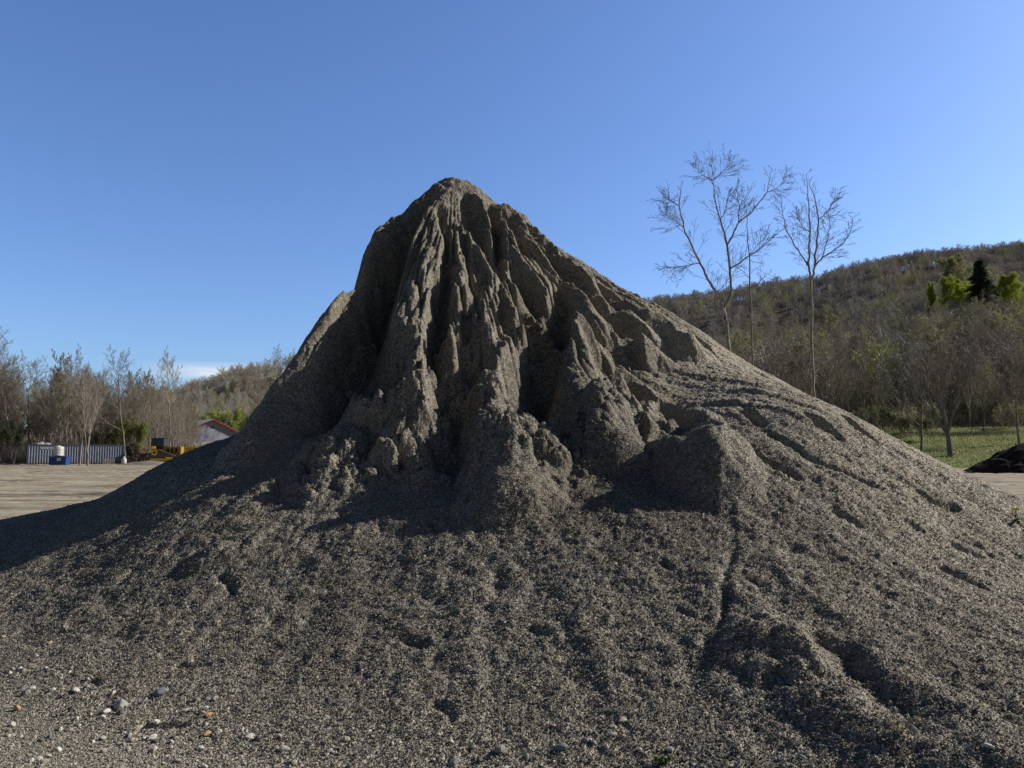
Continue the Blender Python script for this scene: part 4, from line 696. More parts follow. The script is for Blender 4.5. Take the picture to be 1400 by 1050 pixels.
# ---------------------------------------------------------------- built things
def simple(name,col,rough=.6,metal=0.,var=.15,scale=3.,spec=.3,dirt=None):
    m=NT(name,rough=rough,spec=spec); m.b.inputs['Metallic'].default_value=metal
    c=m.ramp(m.noise(scale,5),[(.3,tuple(v*(1-var) for v in col)),(.7,tuple(min(1,v*(1+var)) for v in col))])
    if dirt:
        z=m.sep(m.co(),2); c=m.mix(m.math('MULTIPLY',m.math('SUBTRACT',1.,m.math('MULTIPLY',z,1/dirt,clamp=True),clamp=True),m.math('MULTIPLY',m.noise(5,4),1.3),clamp=True),c,(.16,.13,.10))
    return m.finish(c)
class MB:
    """collects shapes into one mesh"""
    def __init__(s): s.bm=bmesh.new()
    def box(s,x0,x1,y0,y1,z0,z1,bev=0.,mat=None):
        r=bmesh.ops.create_cube(s.bm,size=1); vs=r['verts']
        bmesh.ops.scale(s.bm,vec=(x1-x0,y1-y0,z1-z0),verts=vs); bmesh.ops.translate(s.bm,vec=((x0+x1)/2,(y0+y1)/2,(z0+z1)/2),verts=vs)
        if mat is not None: bmesh.ops.transform(s.bm,matrix=mat,verts=vs)
        if bev: bmesh.ops.bevel(s.bm,geom=list({e for v in vs for e in v.link_edges}),offset=bev,segments=2,affect='EDGES')
        return s
    def prism(s,pts,y0,y1,axis='y'):
        """extrude a polygon given in (x,z) along y"""
        a=[s.bm.verts.new((x,y0,z)) for x,z in pts]; b=[s.bm.verts.new((x,y1,z)) for x,z in pts]; n=len(pts)
        s.bm.faces.new(a); s.bm.faces.new(b[::-1])
        for i in range(n): s.bm.faces.new((a[i],b[i],b[(i+1)%n],a[(i+1)%n]))
        return s
    def cyl(s,c,r,h,axis='z',n=24,r2=None,bev=0):
        q=bmesh.ops.create_cone(s.bm,cap_ends=True,segments=n,radius1=r,radius2=r if r2 is None else r2,depth=h); vs=q['verts']
        R={'z':Matrix(),'y':Matrix.Rotation(math.pi/2,4,'X'),'x':Matrix.Rotation(math.pi/2,4,'Y')}[axis]
        bmesh.ops.transform(s.bm,matrix=Matrix.Translation(c)@R,verts=vs); return s
    def bar(s,a,b,r,n=8):
        a=Vector(a);b=Vector(b);d=b-a; q=bmesh.ops.create_cone(s.bm,cap_ends=True,segments=n,radius1=r,radius2=r,depth=d.length)
        bmesh.ops.transform(s.bm,matrix=Matrix.Translation((a+b)/2)@d.to_track_quat('Z','Y').to_matrix().to_4x4(),verts=q['verts']); return s
    def lathe(s,prof,c=(0,0,0),n=28):
        rings=[]
        for r,z in prof: rings.append([s.bm.verts.new((c[0]+r*math.cos(2*math.pi*k/n),c[1]+r*math.sin(2*math.pi*k/n),c[2]+z)) for k in range(n)])
        for a,b in zip(rings[:-1],rings[1:]):
            for k in range(n): s.bm.faces.new((a[k],a[(k+1)%n],b[(k+1)%n],b[k]))
        s.bm.faces.new(rings[0][::-1]); s.bm.faces.new(rings[-1]); return s
    def build(s,name,mat,parent=None,smooth=False):
        bmesh.ops.recalc_face_normals(s.bm,faces=s.bm.faces)
        me_=bpy.data.meshes.new(name); s.bm.to_mesh(me_); s.bm.free(); me_.materials.append(mat)
        if smooth:
            for p in me_.polygons: p.use_smooth=True
        o=bpy.data.objects.new(name,me_); return link(o,parent)
def thing(name,loc,rz,label,cat,group=None):
    e=bpy.data.objects.new(name,None); link(e); e.location=loc; e.rotation_euler=(0,0,rz); e.empty_display_size=.4; return tag(e,label,cat,group)
# shipping container -------------------------------------------------
M_CONT=simple('container_paint',(.20,.225,.31),.55,0,.22,2.,.3,dirt=.8); M_CONTF=simple('container_frame_paint',(.06,.07,.11),.6,0,.3,2.)
ct=thing('shipping_container',(PX_(40,99.8),99.8,0),math.radians(35),'long dark blue corrugated steel shipping container on the far left side of the yard','shipping container')
def corr(L,H,pitch=.305,dep=.11):
    b=bmesh.new(); xs_=[];n=int(L/pitch); x=0; pts=[]
    for i in range(n):
        for dx,dy in ((0,0),(.06,0),(.165,dep),(.235,dep)): pts.append((x+dx*pitch/.305,dy))
        x+=pitch
    pts.append((L,0)); lo=[b.verts.new((p[0],p[1],0)) for p in pts]; hi=[b.verts.new((p[0],p[1],H)) for p in pts]
    for i in range(len(pts)-1): b.faces.new((lo[i],lo[i+1],hi[i+1],hi[i]))
    return b
def put_bm(b,name,mat,parent,M_=None):
    if M_ is not None: bmesh.ops.transform(b,matrix=M_,verts=b.verts)
    me_=bpy.data.meshes.new(name); b.to_mesh(me_); b.free(); me_.materials.append(mat); return link(bpy.data.objects.new(name,me_),parent)
CL,CH,CW=11.3,2.6,2.44
put_bm(corr(CL-.3,CH-.28),'side_panel',M_CONT,ct,Matrix.Translation((.15,.03,.15)))
put_bm(corr(CL-.3,CH-.28),'side_panel',M_CONT,ct,Matrix.Translation((.15,CW-.03,.15))@Matrix.Scale(-1,4,(0,1,0)))
put_bm(corr(CW-.3,CH-.28),'end_panel',M_CONT,ct,Matrix.Translation((.03,CW-.15,.15))@Matrix.Rotation(-math.pi/2,4,'Z'))
MB().box(.0,CL,.02,CW-.02,CH-.05,CH).build('roof',M_CONTF,ct)
b=MB()
for x in (0,CL-.15):
    for y in (0,CW-.15): b.box(x,x+.15,y,y+.15,.0,CH-.06)
for y in (0,CW-.1): b.box(.151,CL-.151,y,y+.1,CH-.15,CH-.055); b.box(.151,CL-.151,y,y+.1,.02,.15)
b.build('frame',M_CONTF,ct)
d=MB().box(CL-.02,CL+.03,.16,CW/2-.01,.16,CH-.16).build('door',M_CONT,ct); MB().bar((CL+.06,.75,.2),(CL+.06,.75,CH-.2),.025).build('lock_rod',M_CONTF,d)
d=MB().box(CL-.02,CL+.03,CW/2+.01,CW-.16,.16,CH-.16).build('door',M_CONT,ct); MB().bar((CL+.06,1.7,.2),(CL+.06,1.7,CH-.2),.025).build('lock_rod',M_CONTF,d)
# blue bin with label, tank on it -----------------------------------
M_BLUE=simple('bin_blue',(.02,.06,.22),.45,0,.15,2.); M_WHITE=simple('poly_white',(.56,.58,.55),.45,0,.06,2.); M_LAB=simple('label_white',(.7,.72,.74),.6)
bx=PX_(70,95.5); bn=thing('spill_bin',(bx,95.5,0),.1,'low dark blue bin with a white label, standing in front of the container','bin')
MB().prism([(.02,.08),(1.92,.08),(2.0,.98),(-.06,.98)],0,1.3).build('body',M_BLUE,bn)
MB().box(-.1,2.04,-.05,1.35,.99,1.06,.015).build('rim',M_BLUE,bn); MB().box(.0,1.94,.1,1.2,0,.078).build('skid',M_BLUE,bn)
lb=MB().box(.93,1.4,-.055,-.035,.50,.86).build('label',M_LAB,bn); b=MB()
for k in range(3): b.box(.98,1.34,-.062,-.057,.57+k*.09,.60+k*.09)
b.build('print',M_CONTF,lb)
tk=thing('water_tank',(bx+.70,96.2,1.07),0,'ribbed white plastic tank standing on the blue bin','tank'); prof=[(.0,.0)]
z=0; prof=[(.45,0),(.52,.04)]
for k in range(5): z=.08+k*.2; prof+=[(.60,z),(.60,z+.12),(.565,z+.14),(.565,z+.18)]
prof+=[(.58,1.1),(.50,1.2),(.2,1.27),(.02,1.28)]
MB().lathe(prof).build('body',M_WHITE,tk,True); MB().cyl((0,0,1.31),.16,.07).build('lid',M_LAB,tk)
# tanks behind the container, only their tops show
for i,(u,top,r,lab) in enumerate([(58.5,604.5,.95,'larger white domed tank top peeking over the left part of the container'),(66.5,605.5,.5,'smaller white rounded tank top peeking over the container beside the larger one')]):
    y=104.5; t=thing('storage_tank',(PX_(u,y),y,0),0,lab,'tank'); H=1.6+float(vt(top))*y
    MB().lathe([(r,0),(r,H-.42*r-.1),(r*.93,H-.3*r),(r*.6,H-.1*r),(r*.2,H-.02),(.02,H)]).build('shell',M_WHITE,t,True); MB().cyl((0,0,H+.03),r*.25,.1).build('lid',M_LAB,t)
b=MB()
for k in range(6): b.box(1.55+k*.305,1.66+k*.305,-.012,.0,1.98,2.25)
b.build('white_strips',M_WHITE,ct)  # row of small white strips on the front side panel
M_GREYW=simple('weathered_grey',(.22,.21,.20),.9,0,.25,4.)
pl=thing('pallet',(PX_(147,103.2),102.5,0),math.radians(35),'grey wooden pallet standing on edge against the right half of the container','pallet'); b=MB()
for k in range(4): b.box(0,1.45,.06,.085,.06+k*.17,.17+k*.17)
b.build('boards',M_GREYW,pl); b=MB()
for k in range(3): b.box(.02+k*.66,.11+k*.66,.087,.17,.03,.72)
b.build('bearers',M_GREYW,pl)
jg=thing('plastic_jug',(PX_(172,103),103,0),0,'white plastic jug on the ground just right of the container','jug')
MB().lathe([(.28,0),(.33,.06),(.33,.55),(.26,.72),(.12,.85),(.11,.95)]).build('body',M_WHITE,jg,True); MB().cyl((0,0,1.0),.14,.1).build('cap',M_WHITE,jg); MB().bar((.12,0,.85),(.34,0,.6),.05).build('handle',M_WHITE,jg)
# bulldozer ----------------------------------------------------------
M_YEL=simple('machine_yellow',(.78,.50,.05),.5,0,.15,2.); M_YELD=simple('machine_yellow_brown',(.36,.22,.05),.7,0,.35,3.); M_TRK=simple('track_steel',(.13,.10,.08),.8,.2,.3,5.); M_GLS=NT('cab_glass',rough=.08,spec=.6).finish((.03,.06,.065)); M_BLK=simple('black_steel',(.02,.02,.02),.5)
dz=thing('bulldozer',(PX_(203,106),106,.0),math.radians(4),'yellow tracked bulldozer with dark cab, partly hidden by the left slope of the pile','bulldozer')
tp=[(-.15,.55),(.2,.08),(3.7,.05),(4.15,.5),(3.95,.98),(1.35,1.98),(.75,1.98)]
for sy in (0,1.9):
    tr=MB().prism(tp,sy,sy+.56).build('track',M_TRK,dz); b=MB(); n=len(tp)
    for i in range(n):
        a=Vector((tp[i][0],0,tp[i][1])); c=Vector((tp[(i+1)%n][0],0,tp[(i+1)%n][1])); k=max(1,int((c-a).length/.23))
        for j in range(k):
            p=a.lerp(c,(j+.5)/k); d=(c-a).normalized(); b.box(-.03,.03,sy-.03,sy+.59,-.04,.04,mat=Matrix.Translation((p.x,0,p.z))@Matrix.Rotation(-math.atan2(d.z,d.x),4,'Y'))
    b.build('shoes',M_TRK,tr)
    s_=MB().cyl((1.0,sy-.05,1.52),.40,.1,'y').build('sprocket',M_YEL,tr); MB().cyl((1.0,sy-.11,1.52),.2,.04,'y').build('hub',M_TRK,s_)
    MB().box(.5,3.5,sy-.055,sy-.005,.38,.72,.02).build('roller_frame',M_YEL,tr)
    b=MB()
    for k in range(6): b.cyl((.55+k*.58,sy-.065,.3),.16,.09,'y',16)
    b.build('rollers',M_TRK,tr)
bd=MB().box(.3,2.0,.6,1.86,.95,1.95,.06).box(-.1,1.05,.05,2.4,1.99,2.42,.08).build('body',M_YEL,dz)
MB().box(-.05,.75,-.05,.045,2.03,2.38,.03).build('fuel_tank',M_YEL,dz); MB().box(2.0,4.3,.62,1.84,1.0,2.35,.06).build('engine_hood',M_YELD,dz)  # hood in a darker, browner yellow
b=MB()
for k in range(3): b.box(2.4+k*.55,2.75+k*.55,.595,.612,1.45,2.1)
b.build('hood_vents',M_BLK,dz)
cb=MB().box(.25,2.05,.35,2.1,3.42,3.53,.03).box(.3,2.0,.4,2.05,2.0,2.42,.02).build('cab',M_BLK,dz)
for x in (.32,1.0,1.88):
    for y in (.42,1.95): MB().box(x,x+.1,y,y+.1,2.421,3.419).build('pillar',M_BLK,cb)
for (x0,x1) in ((.43,.99),(1.11,1.87)):
    MB().box(x0,x1,.445,.47,2.43,3.41).build('window',M_GLS,cb)
MB().box(1.99,2.01,.5,1.95,2.43,3.41).build('windshield',M_GLS,cb); MB().box(.31,.33,.53,1.94,2.43,3.41).build('window',M_GLS,cb)
MB().bar((3.0,.9,2.35),(3.0,.9,3.1),.06).build('exhaust',M_BLK,dz)
b=MB(); b.bar((-.15,.6,1.4),(-.95,.6,1.2),.09); b.bar((-.15,1.8,1.4),(-.95,1.8,1.2),.09); b.box(-1.1,-.85,.2,2.2,.95,1.3,.03)
rpz=b.build('ripper',M_TRK,dz); b=MB()
for y in (.4,1.2,2.0): b.prism([(-1.06,1.25),(-.88,1.25),(-.86,.45),(-.75,.12),(-1.0,.4)],y-.05,y+.05)
b.build('ripper_shanks',M_TRK,rpz)
b=MB(); b.bar((2.6,-.25,.75),(5.6,-.25,.6),.12); b.bar((2.6,2.7,.75),(5.6,2.7,.6),.12); b.build('push_arm',M_YEL,dz)
bl=[(5.5+.22*math.cos(t)-.3,.75+.75*math.sin(t)) for t in [-1.2,-.6,0,.6,1.2]]; pr=[(6.0-.25*math.cos(q)+.1,.05+.32*i) for i,q in enumerate([-1.1,-.5,0,.5,1.1])]
MB().prism([(5.55,.02),(5.62,.02)]+[(5.62+.0-.22*math.sin(math.pi*t),.05+1.35*t) for t in (.2,.4,.6,.8)]+[(5.70,1.42),(5.58,1.42)]+[(5.5-.22*math.sin(math.pi*t),.05+1.35*t) for t in (.8,.6,.4,.2)],-.6,3.1).build('blade',M_YEL,dz)
def text_part(s,name,parent,loc,rot,size,mat,ext=.004):
    cu=bpy.data.curves.new(name,'FONT'); cu.body=s; cu.size=size; cu.extrude=ext; cu.align_x='CENTER'; cu.align_y='CENTER'
    t=bpy.data.objects.new('t',cu); COL.objects.link(t); bpy.context.view_layer.update()
    me_=bpy.data.meshes.new_from_object(t.evaluated_get(bpy.context.evaluated_depsgraph_get())); bpy.data.objects.remove(t)
    me_.materials.clear(); me_.materials.append(mat); o=bpy.data.objects.new(name,me_); link(o,parent); o.location=loc; o.rotation_euler=rot; return o
# second yellow machine body with lettering, beyond the dozer
ym=thing('loader_bucket_beam',(PX_(236,112),112,.0),math.radians(2),'long yellow machine boom with dark lettering, lying behind the bulldozer and half hidden by the pile','machine boom')
YM2=simple('machine_yellow_bright',(.85,.62,.05),.45,0,.08,2.)
MB().box(0,4.3,.0,.6,1.35,1.72,.04).build('beam',M_YEL,ym); MB().box(1.5,4.4,-.05,-.004,1.72,2.28,.02).box(1.5,4.4,-.05,.6,2.285,2.34,.02).build('side_plate',YM2,ym)
text_part('CAT D7','lettering',ym,(2.95,-.056,2.0),(math.pi/2,0,0),.48,M_BLK)
b=MB(); b.bar((3.6,.2,2.34),(3.1,.2,3.0),.05); b.bar((3.6,.2,2.34),(4.3,.2,2.38),.05); b.build('handrail',M_YEL,ym); MB().box(.2,.6,.1,.5,0,1.34,.02).box(3.6,4.0,.1,.5,0,1.34,.02).build('stand',M_TRK,ym)
# shed ---------------------------------------------------------------
M_SHW=simple('shed_wall_grey',(.33,.335,.41),.7,0,.05,.6); M_SHR=simple('shed_roof_metal',(.62,.62,.62),.6,0.,.06,.5); M_RED=simple('trim_red',(.26,.03,.03),.5); M_DK=simple('louvre_grey',(.12,.13,.16),.7)
y=150; sx_=PX_(291,y); sh=thing('metal_shed',(sx_,y,tz(sx_,y)-.3),math.radians(38),'grey metal shed with red-trimmed gable and pale roof beyond the bulldozer','shed')
HW,EH,RH=7.2,4.3,7.7; dd_=16
MB().prism([(-HW,0),(HW,0),(HW,EH),(0,RH-.12),(-HW,EH)],0,dd_).build('wall',M_SHW,sh)
sl_=(RH-EH)/HW; t=.16
for sgn in (-1,1):
    MB().prism([(0,RH+.06),(sgn*(HW+.5),EH-sl_*.5+.06),(sgn*(HW+.5),EH-sl_*.5+.06+t),(0,RH+.06+t)],-.45,dd_+.4).build('roof',M_SHR,sh)
    MB().prism([(0,RH-.16),(sgn*(HW+.52),EH-sl_*.52-.16),(sgn*(HW+.52),EH-sl_*.52+.18),(0,RH+.18)],-.52,-.455).build('trim',M_RED,sh)
MB().box(-.35,.35,-.03,-.004,RH-1.7,RH-1.2).build('louvre',M_DK,sh); MB().box(-2.0,2.0,-.04,-.004,0.1,3.4).build('door',M_SHR,sh)
# heaps -------------------------------------------------------------
def heap(name,u,y,rx,ry,h,mat,label,cat,seed,wx=1.,rz=0):
    xc=PX_(u,y); g=np.linspace(-1.15,1.15,110); A_,B_=np.meshgrid(g,g); rr=np.sqrt(A_**2+B_**2+.01); nz_=(fbm(A_*2.2+seed,B_*2.2,seed,4)-.5)
    Z_=h*np.clip(1.02-rr+.28*nz_,0,1)**.9+(np.clip(1.05-rr,0,1)>0)*(fbm(A_*14,B_*14,seed+3,3)-.5)*.12*h*np.clip((1.05-rr)*5,0,1)-.06
    o=bpy.data.objects.new(name,grid_mesh(name,A_*rx,B_*ry,Z_,mat,False)); link(o); o.location=(xc,y,tz(xc,y)*0); o.rotation_euler=(0,0,rz); return tag(o,label,cat)
M_SOIL=simple('dark_topsoil',(.030,.022,.017),1.,0,.45,6.,.05); M_DIRT=simple('brown_dirt',(.10,.075,.055),1.,0,.4,2.,.05)
gm,gcol,gn=gravel_mat('small_heap_gravel',gs=.5); M_HG=gm.finish(gcol,gn)
heap('soil_heap',1452,62,7.4,6.,3.5,M_SOIL,'heap of almost black soil at the right edge, in front of the grass bank','soil heap',11)
heap('gravel_heap',208,97,4.6,2.0,.62,M_HG,'low grey gravel windrow in front of the bulldozer','gravel heap',12)
heap('dirt_heap',184,113,4.6,2.5,2.9,M_DIRT,'brown dirt heap right of the container, left of the bulldozer','dirt heap',13)
M_SPR=leafmat('leaf_yellow_green',(.27,.31,.07),(.42,.45,.14))
# bushes ------------------------------------------------------------
def bush(name,u,y,w,h,mleaf,label,seed,group=None,dens=2600,size=.10,zoff=0,twm=None,cat='bush'):
    R=random.Random(seed); rs=np.random.RandomState(seed); x=PX_(u,y); S=Segs(); P=dict(STY['multi']); P['rmin']=.014; P['seg']=[3,4,3,2]; P['nb']=[6,7,5]; P['tl']=-1; P['ratio']=[1.1,.5,.5]; P['ang']=(18,48)
    for k in range(5): grow(R,S,S,(R.gauss(0,.18)*w,R.gauss(0,.18)*w,-.2),(R.gauss(0,.3),R.gauss(0,.3),1),h*.45,.04,0,P,3)
    v,f=tube_arrays(S,3); zx=v[:,2].max(); xs2=np.abs(v[:,0]).max(); sc3=np.array([w*.5/xs2,w*.5/xs2,h/zx]); v=v*sc3
    e=bpy.data.objects.new(name,None); link(e); e.location=(x,y,(tz(x,y) if y>112 else 0)+zoff)
    link(bpy.data.objects.new('stems',np_mesh('stems',v,f,twm or M_TWIG)),e)
    tips=np.array(S.b)*sc3; tips=tips[tips[:,2]>h*.12]; v2,f2=leaves_at(tips[rs.randint(0,len(tips),dens)],size,rs)
    link(bpy.data.objects.new('foliage',np_mesh('foliage',v2,f2,mleaf)),e); return tag(e,label,cat,group)
bush('bush',158,110.5,6.0,7.0,M_GREEN,'fresh green bush behind the right end of the container',1,dens=5000)
bush('bush',190,112,5.0,6.2,M_SPR,'fresh green bush between the container and the bulldozer',2,dens=4000)
bush('bush',140,109,4.0,5.0,M_DKGREEN,'dark green bush behind the container, left of the fresh green one',3,dens=2200)
bush('bush',12,106,8.0,6.0,M_DKGREEN,'dark olive thicket left of the container',4,dens=4200)
bush('bush',-14,104,7.0,5.0,M_DKGREEN,'dark olive thicket cut by the left edge of the photo',14,dens=3200)
bush('bush',300,172,9.0,10.5,M_SPR,'yellow-green bush directly above the shed roof ridge',5,dens=9000,size=.13)
for i,(u,h,w,lab) in enumerate([(268,8.5,8,'yellow-green bush behind the pale roof of the shed'),(325,11.5,10,'tallest yellow-green bush between the shed and the pile'),(347,10.5,8,'yellow-green bush touching the left slope of the pile'),(284,10.,8,'yellow-green bush right of the tall poplar, above the shed')]):
    y=168; x=PX_(u,y); bush('bush',u,y,w,h,[M_SPR,M_GREEN][i==2],lab,20+i,dens=9000,size=.14)
for i,(u,y) in enumerate([(246,130),(258,131),(272,132),(284,132.5),(296,133),(309,134)]): bush('shrub',u,y,3.6,2.9+.5*(i%2)+.02*(i*7%5),M_GREEN,'low green shrub in the row in front of the shed',40+i,'low green shrubs in front of the shed',dens=1500,size=.09,cat='shrub')
for i,(u,y,h,w) in enumerate([(1252,96,3.2,4),(1236,99,3.5,5),(1222,100,4.,5),(1205,101,4,5),(1270,104,4.,5),(1320,112,4.5,5),(1350,114,4.,5),(1385,108,4.,5),(1186,98,4,5)]):
    x=PX_(u,y); bush('shrub',u,y,w,h,[M_DKGREEN,M_BUD][i%3==1],'olive shrub in the undergrowth along the top of the grass bank',60+i,'undergrowth shrubs along the grass bank',dens=1500,size=.09,zoff=(0 if y>112 else tz(x,y)),cat='shrub')
# brush that nobody could count: twiggy undergrowth
def brush(name,seed,count,ur,yr,h,label,leaf):
    rs=np.random.RandomState(seed); u=rs.uniform(ur[0],ur[1],count); y=rs.uniform(yr[0],yr[1],count); x=(u-700)/1052*y; z=terrain(x,y) if yr[1]>112 else np.minimum(terrain(x,y),0*x)*(u<600)*0+np.maximum(terrain(x,y),0)
    S=Segs(); n=count; hh=h*rs.uniform(.4,1.2,n); dx=rs.normal(0,.35,n)*hh; dy=rs.normal(0,.35,n)*hh
    A_=np.stack([x,y,z-.1],1); B_=np.stack([x+dx,y+dy,z+hh],1); M__=A_*.5+B_*.5+rs.normal(0,.12,(n,3))
    S.a=list(map(tuple,np.concatenate([A_,M__]))); S.b=list(map(tuple,np.concatenate([M__,B_]))); S.ra=[.022]*n+[.016]*n; S.rb=[.016]*n+[.008]*n
    # side twigs
    k=3; I=rs.randint(0,n,n*k); t=rs.uniform(.3,1,(n*k,1)); p=A_[I]*(1-t)+B_[I]*t; q=p+rs.normal(0,.32,(n*k,3))+[0,0,.25]
    S.a+=list(map(tuple,p)); S.b+=list(map(tuple,q)); S.ra+=[.012]*(n*k); S.rb+=[.008]*(n*k)
    v,f=tube_arrays(S,3); v2,f2=leaves_at(q[rs.randint(0,len(q),int(n*leaf))],.07,rs)
    me_=np_mesh(name,np.concatenate([v,v2]),[f,f2+len(v)],M_TWIG); me_.materials.append(M_BUD)
    mi=np.zeros(len(f)+len(f2),np.int32); mi[len(f):]=1; me_.polygons.foreach_set('material_index',mi)
    o=bpy.data.objects.new(name,me_); link(o); tag(o,label,'undergrowth',kind='stuff')
brush('undergrowth',81,9000,(-60,198),(112,126),3.4,'brown twiggy brush filling the foot of the left treeline',1.6)
brush('undergrowth',82,9000,(905,1470),(112,150),3.4,'brown twiggy brush at the foot of the right hillside woods',1.2)
rg=np.random.RandomState(91); NB=26000; gy_=rg.uniform(73,116,NB); gu=rg.uniform(1180,1480,NB); gx=(gu-700)/1052*gy_; gz_=terrain(gx,gy_)
hh_=rg.uniform(.08,.32,NB)*(.6+.8*fbm(gx*.4,gy_*.4,92,3)); P0=np.stack([gx,gy_,gz_-.03],1); w_=rg.uniform(.03,.09,NB); aa_=rg.uniform(0,6.28,NB)
side=np.stack([np.cos(aa_)*w_,np.sin(aa_)*w_,0*w_],1); tip=P0+np.stack([rg.normal(0,.08,NB),rg.normal(0,.08,NB),hh_],1)
M_GRS=leafmat('grass_blade_material',(.20,.24,.08),(.42,.42,.22))
me_=np_mesh('grass_tufts',np.stack([P0-side,P0+side,tip],1).reshape(-1,3),np.arange(3*NB).reshape(-1,3),M_GRS); o=bpy.data.objects.new('grass_tufts',me_); link(o); tag(o,'rough spring grass on the bank below the right hillside woods','grass',kind='stuff')
# utility pole glimpsed in the woods
# ---------------------------------------------------------------- loose stones and pebbles
def stone_mesh(seed,flat=.6,angular=.5):
    bm=bmesh.new(); bmesh.ops.create_icosphere(bm,subdivisions=2,radius=1); R=random.Random(seed)
    pl_=[(Vector((R.gauss(0,1),R.gauss(0,1),R.gauss(0,1))).normalized(),R.uniform(.5,.85)) for _ in range(10)]
    for v in bm.verts:
        for n_,d in pl_:
            k=v.co.dot(n_)
            if k>d: v.co-=n_*(k-d)*(.6+.4*angular)
        v.co+=Vector((R.gauss(0,.02),R.gauss(0,.02),R.gauss(0,.02))); v.co.z*=flat
    me_=bpy.data.meshes.new('stone'); bm.to_mesh(me_); bm.free(); 
    for p in me_.polygons: p.use_smooth=False
    return me_
def stonemat(name,c,rough=.75):
    m=NT(name,rough=rough,spec=.3); n=m.noise(18,5); sp_=m.noise(90,2)
    col=m.ramp(n,[(.3,tuple(.72*q for q in c)),(.7,tuple(min(1,1.12*q) for q in c))]); col=m.mix(1,col,m.ramp(sp_,[(.35,.75),(.65,1.1)]),'MULTIPLY')
    return m.finish(col,m.bump(m.noise(60,4),.004,.7))
SM={'white':stonemat('stone_white',(.78,.76,.69)),'grey':stonemat('stone_grey',(.42,.42,.39)),'blue':stonemat('stone_bluegrey',(.30,.33,.36)),'dark':stonemat('stone_dark',(.14,.14,.14)),'orange':stonemat('stone_orange',(.66,.42,.20)),'tan':stonemat('stone_tan',(.58,.52,.40)),'pink':stonemat('stone_pink',(.60,.44,.34))}
def surf_hit(u,v):
    a=(u-700)/1052; b=(525-v)/1052; c,s=math.cos(PITCH),math.sin(PITCH); d=(a/(c-b*s),1,(s+b*c)/(c-b*s))
    ys_=np.arange(2.6,14,.02); zz_=pile_height((d[0]*ys_)[None,:],ys_[None,:],False)[0][0]; zz_=np.maximum(zz_,-.02); i=int(np.argmax(CAMZ+d[2]*ys_<zz_)); return d[0]*ys_[i],ys_[i],float(zz_[i])
ST=[ # u,v,width px,height ratio,colour,label,group
(220,948,24,.45,'blue','flat blue-grey slab casting a dark shadow at the left foot of the pile',None),
(165,967,22,.7,'grey','largest pale grey block among the loose stones at lower left',None),
(146,975,14,.6,'white','white stone just left of the largest grey block',None),
(140,983,11,.6,'white','white stone directly below another white one left of the grey block',None),
(24,972,12,.8,'orange','round orange-pink stone near the left edge',None),
(286,979,13,.6,'orange','elongated orange stone beside a pinkish one at lower left',None),
(276,977,9,.6,'pink','small pinkish-orange stone touching the elongated orange one',None),
(254,973,12,.5,'tan','narrow cream stone left of the orange pair',None),
(283,1006,13,.7,'orange','blocky ochre stone directly left of a bright white one',None),
(298,1005,12,.8,'white','bright white angular stone right of the ochre one',None),
(342,1011,13,.8,'white','white stone leaning against a dark round one',None),
(352,1012,11,.8,'dark','dark round stone right of the leaning white stone',None),
(389,1028,15,.6,'white','white oval stone near the bottom, left of centre',None),
(377,1026,10,.6,'tan','cream stone touching the white oval one',None),
(207,1011,14,.6,'white','white stone between the grey block and the ochre stone, lower down',None),
(181,1015,10,.8,'tan','upright tan stone with a dark shadow on its left',None),
(275,1023,10,.6,'white','small white stone near the bottom below the ochre one',None),
(68,881,12,.5,'orange','yellowish stone on the slope near the left edge',None),
(48,899,9,.7,'white','small white stone below the yellowish one near the left edge',None),
(4,872,12,.5,'pink','pinkish flat stone cut by the left edge',None),
(17,917,11,.6,'grey','pale grey stone at the left edge, upper',None),
(28,915,8,.6,'white','small white stone beside the pale grey one at the left edge',None),
(82,999,9,.7,'white','small white rounded stone left of the grey block',None),
(685,1029,20,.75,'grey','round grey boulder at the bottom centre',None),
(767,1025,18,.6,'blue','flat bluish stone right of the round boulder at the bottom centre',None),
(802,1017,12,.6,'grey','grey stone in the sloughed gravel right of the bluish flat one',None),
(851,986,14,.6,'tan','tan clod at the top of the small cluster at bottom centre-right',None),
(838,998,12,.7,'tan','tan stone in the middle of the small cluster at bottom centre-right',None),
(838,1008,13,.5,'grey','lowest stone of the small cluster at bottom centre-right',None),
(917,1028,14,.6,'grey','grey stone beside a tiny white one at the bottom',None),
(888,1033,7,.5,'white','tiny white stone left of the grey one at the bottom',None),
(1354,1026,17,.35,'white','bright white flat stone at the bottom right',None),
(1251,1001,11,.7,'grey','brown-grey stone beside withered stalks at the bottom right',None),
(622,1046,22,.4,'grey','flat pale slab cut by the bottom edge of the photo',None),
(648,1023,10,.6,'grey','grey stone left of the round boulder',None),
(1098,1037,12,.5,'blue','bluish pebble at the bottom right of centre',None),
(1386,1010,7,.6,'white','tiny white pebble near the bottom right corner',None)]
rs=random.Random(9); sm=[stone_mesh(i,1,.3+.6*(i%2)) for i in range(8)]
for (u,v,w_,fl,c,lab,g) in ST:
    x,y,z=surf_hit(u,v); r=w_/1052*y/2*1.05; me_=sm[rs.randrange(8)].copy(); me_.materials.append(SM[c]); o=bpy.data.objects.new('stone',me_); link(o)
    o.location=(x,y,z+r*fl*.28); o.scale=(r,r*rs.uniform(.7,1.),r*fl); o.rotation_euler=(rs.uniform(-.3,.3),rs.uniform(-.3,.3),rs.uniform(-.5,.5)); tag(o,lab,'stone')
